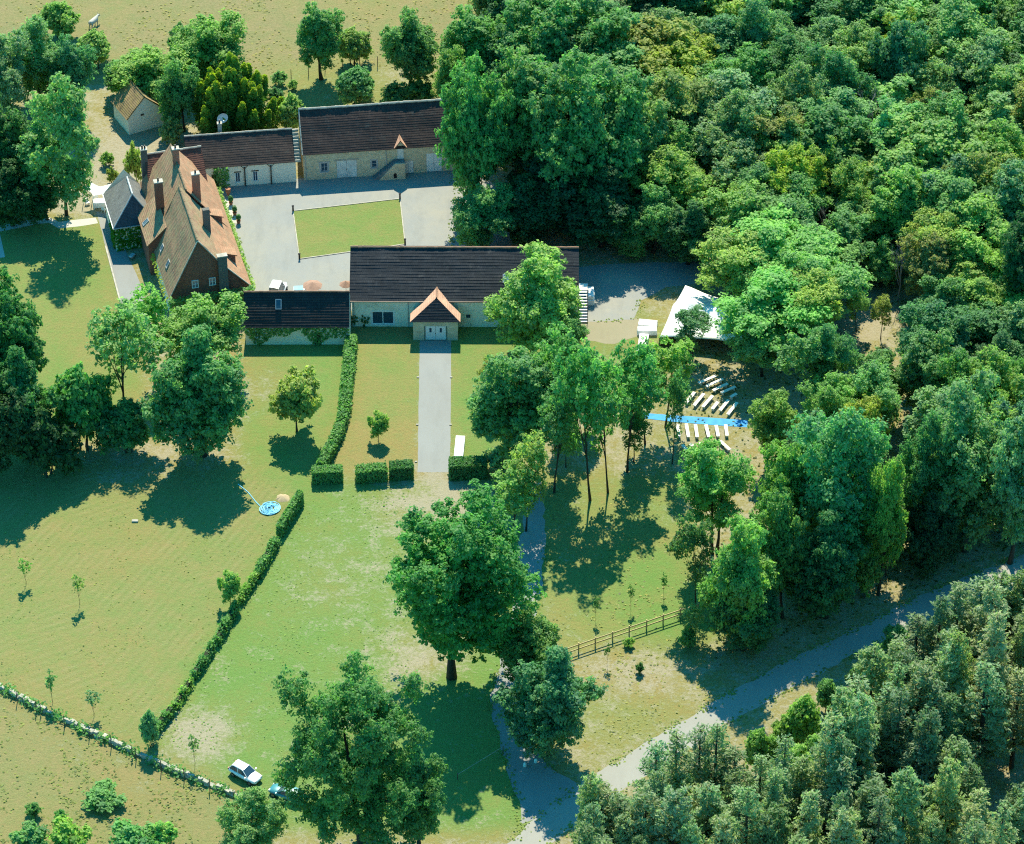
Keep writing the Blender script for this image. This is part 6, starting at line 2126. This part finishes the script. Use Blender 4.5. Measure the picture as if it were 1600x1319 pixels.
for i, (x, y, lb) in enumerate(PINES):
    kd = prn.choice(['pine', 'pineb', 'pinec', 'pinec'])
    if 'sparse' in lb or 'thin' in lb or 'slim' in lb: kd = 'pineb'
    if 'broad' in lb or 'round' in lb or 'full' in lb: kd = 'pinec'
    hp = prn.uniform(150, 225)
    T(kd, x, y, y + hp, prn.uniform(62, 88) * (1.15 if kd == 'pinec' else 1), prn.choice(['pine', 'pine', 'pinel', 'pined', 'olive' if 'olive' in lb else 'pine']), lb, 'pines of the wood below the road')

# filling trees of the dense wood, out of focus of any one landmark
irn = random.Random(77)
feet = [(t_[1], t_[3]) for t_ in TREES]


ADJ = {'mid': 'green', 'grey': 'grey-green', 'dark': 'dark', 'olive': 'olive', 'bright': 'bright green', 'blue': 'bluish', 'locust': 'feathery light', 'lime': 'light green', 'deep': 'very dark', 'pine': 'green', 'pined': 'dark', 'pinel': 'pale'}
MARKS = [(890, 60, 'round the great rich green oak'), (1004, 80, 'round the dark gap at the top'), (1076, 150, 'round the yellow-green rounded crown'), (1184, 40, 'round the tall grey-green tree at the top'),
         (880, 330, 'in the dark hollow behind the hall'), (1090, 300, 'above the gravel yard'), (1346, 220, 'round the leafless dead tree'), (1340, 90, 'round the cream-flecked crown'), (1488, 100, 'round the big grey-green crown near the corner'),
         (1466, 290, 'round the broad bright crown at mid right'), (1240, 310, 'round the yellow-green middle crown'), (1570, 300, 'at the right edge under the silvery crown'), (1214, 420, 'among the locusts behind the tent'),
         (1300, 480, 'beside the tan clearing'), (1500, 440, 'round the dark hollow at right'), (1250, 620, 'right of the benches'), (1420, 640, 'below the tan clearing'), (1300, 850, 'round the large grey-green tree'), (1500, 820, 'above the shaded road'), (1580, 600, 'at the right edge above the road')]


PMARKS = [(960, 1300, 'by the drive at the bottom edge'), (1120, 1340, 'below the pale broad pine of the bottom edge'), (1230, 1320, 'below the light bush'), (1330, 1290, 'below the grey low pine'), (1430, 1270, 'below the broad sunlit pine'),
          (1540, 1060, 'behind the dark gap'), (1600, 1130, 'at the right edge by the dark gap'), (1520, 1310, 'before the dark gap'), (1610, 1280, 'in the bottom right corner')]
CLEAR = [(1335, 466, 1388, 530), (1075, 580, 1170, 700), (1372, 690, 1412, 740), (1390, 850, 1440, 900), (1518, 1120, 1600, 1225)]


def infill(poly, step, kinds, cols, hpx, wpx, what, limit, where=None):
    xs, ys = [p[0] for p in poly], [p[1] for p in poly]
    n = tr = 0
    while n < limit and tr < 8000:
        tr += 1
        x, y = irn.uniform(min(xs), max(xs)), irn.uniform(min(ys), max(ys))
        if not pip(np.array([x]), np.array([y]), poly)[0]: continue
        if any(abs(x - a) < step and abs(y - b) < step * .62 for a, b in feet): continue
        hh, ww = irn.uniform(*hpx), irn.uniform(*wpx)
        if any(x + ww * .45 > a and x - ww * .45 < c and y > b and y - hh < d for a, b, c, d in CLEAR): continue
        feet.append((x, y))
        k, c = irn.randrange(len(kinds)), irn.choice(cols)
        wh = where if isinstance(where, str) else min(where or MARKS, key=lambda q: abs(q[0] - x) + abs(q[1] - (y - 60)))[2]
        lb = f'{ADJ[c]} {what} crowded {wh}'
        T(kinds[k], x, y - hh, y, ww, c, lb, lb)
        n += 1


infill([(760, 60), (980, 60), (1640, 60), (1640, 420), (1420, 430), (1350, 330), (1120, 380), (960, 330), (800, 330)], 50, ['wood', 'woodb', 'grey', 'tall', 'locust'], ['mid', 'grey', 'dark', 'mid', 'olive', 'dark', 'locust', 'blue'], (95, 165), (75, 130), 'broadleaf tree', 62)
infill([(1120, 340), (1420, 330), (1640, 420), (1640, 560), (1460, 520), (1420, 430), (1330, 440), (1260, 560), (1190, 560), (1180, 470)], 44, ['locust', 'locustb', 'woodb'], ['locust', 'bright', 'lime', 'mid'], (90, 130), (80, 112), 'tree', 34)
infill([(1230, 640), (1640, 560), (1640, 850), (1480, 890), (1380, 930), (1240, 960)], 52, ['wood', 'woodb', 'grey', 'airy'], ['mid', 'grey', 'dark', 'blue', 'bright'], (95, 160), (72, 110), 'broadleaf tree', 24)
infill([(760, -75), (1700, -75), (1700, 50), (1000, 50), (760, 30)], 54, ['wood', 'woodb'], ['mid', 'grey', 'dark'], (120, 150), (84, 110), 'broadleaf tree', 36, 'along the top edge of the wood')
infill([(1620, 60), (1760, 60), (1720, 840), (1620, 860)], 58, ['wood', 'woodb'], ['mid', 'grey', 'dark'], (120, 150), (84, 110), 'broadleaf tree', 30, 'just at the right edge of the wood')
infill([(1180, 1330), (1640, 1030), (1680, 1400), (1300, 1480), (960, 1480)], 50, ['pine', 'pinec', 'pineb'], ['pine', 'pined', 'pinel'], (140, 215), (60, 92), 'pine tree', 44, PMARKS)
infill([(900, 1380), (1180, 1340), (1250, 1480), (900, 1480)], 46, ['pine', 'pinec'], ['pine', 'pinel'], (140, 215), (60, 92), 'pine tree', 16, PMARKS)

# ------------------------------------------------------------------ grass tufts and weeds
rng = np.random.default_rng(21)


def tufts(name, poly, n, size, col, label, seed, hmean=.05):
    xs, ys = np.array([p[0] for p in poly]), np.array([p[1] for p in poly])
    x, y = rng.uniform(xs.min(), xs.max(), n * 2), rng.uniform(ys.min(), ys.max(), n * 2)
    k = pip(x, y, poly)
    x, y = x[k][:n], y[k][:n]
    n = len(x)
    cl = np.sin(x * .041 + seed) + np.sin(y * .067 + x * .02) + np.sin(x * .13 - y * .09) + rng.normal(0, 1.3, len(x))
    x, y = x[cl > .9], y[cl > .9]
    W_ = np.array([tuple(G(a, b)) for a, b in zip(x, y)])
    W_[:, 2] = np.abs(rng.normal(hmean * .4, .02, len(W_))) + .01
    nr = np.tile([0, 0, 3.0], (len(W_), 1))
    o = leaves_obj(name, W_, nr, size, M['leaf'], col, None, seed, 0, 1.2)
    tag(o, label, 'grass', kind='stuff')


tufts('meadow_grass', [(0, 720), (395, 745), (470, 775), (225, 1160), (0, 1070)], 2400, .22, (.26, .31, .11), 'tufts of grass in the mown meadow', 1, .07)
tufts('lawn_grass', [(480, 770), (640, 760), (640, 1050), (440, 1200), (240, 1165)], 2600, .22, (.22, .34, .11), 'tufts of grass on the green lawn', 2, .07)
tufts('pasture_grass', [(0, 1100), (220, 1185), (400, 1275), (380, 1319), (0, 1319)], 3000, .30, (.24, .28, .10), 'rough grass of the lower left pasture', 3, .12)
tufts('dry_field_grass', [(0, 0), (720, 0), (700, 105), (420, 118), (160, 110), (0, 90)], 3200, .34, (.33, .31, .12), 'dry rough grass of the upper field', 4, .16)
tufts('road_field_grass', [(860, 800), (1060, 760), (1110, 950), (1110, 1090), (900, 1200), (860, 1000)], 2800, .28, (.30, .32, .13), 'dry grass between the drive and the road', 5, .10)
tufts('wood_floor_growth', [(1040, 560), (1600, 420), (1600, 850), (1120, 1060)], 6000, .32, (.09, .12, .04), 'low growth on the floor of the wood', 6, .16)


def verge(name, lines, n, label, seed, spread=.35):
    rg = np.random.default_rng(seed)
    P_ = []
    for ln in lines:
        for a, b in zip(ln[:-1], ln[1:]):
            p, q = np.array(G(*a)), np.array(G(*b))
            k = int(np.linalg.norm(q - p) * n)
            t = rg.random(k)
            cl = np.sin(t * np.linalg.norm(q - p) * 1.3 + p[0]) + rg.normal(0, .8, k) > 0
            t = t[cl]
            x = p + t[:, None] * (q - p) + rg.normal(0, spread, (len(t), 3)) * np.array([1, 1, 0])
            x[:, 2] = .03 + rg.random(len(t)) * .08
            P_.append(x)
    P_ = np.concatenate(P_)
    o = leaves_obj(name, P_, np.tile([0, 0, 2.5], (len(P_), 1)), .24, M['leaf'], (.24, .31, .10), None, seed, 0, 1.2)
    tag(o, label, 'grass', kind='stuff')


verge('verge_grass', [[(790, 1319), (850, 1268), (924, 1213), (1015, 1157), (1111, 1100), (1215, 1040), (1330, 985), (1450, 925), (1600, 868)],
      [(820, 1350), (870, 1310), (947, 1253), (1040, 1192), (1132, 1133), (1220, 1085), (1330, 1025), (1450, 968), (1600, 905)], [(815, 1290), (806, 1240), (790, 1190), (772, 1130), (768, 1085), (785, 1020), (800, 960), (805, 900)],
      [(853, 850), (846, 910), (836, 960), (822, 1020), (812, 1080), (832, 1170), (868, 1205)], [(903, 503), (990, 500), (1003, 470)], [(700, 268), (715, 300), (705, 385)], [(388, 440), (372, 380), (350, 325)]],
      13, 'grass creeping over the edges of drive and road', 5)
for par, xs_, h_ in ((hall, (.25, 7.4, 20.6, 29.4), 4.35), (bn, (.3, 11.6), 4.4), (an, (13.3,), 2.9)):
    for x in xs_:
        MB().tube([(x, -.30, h_), (x, -.09, h_ - .35), (x, -.09, .05)], [.05, .05, .05], 6).build('downpipe', M['zinc'], par)
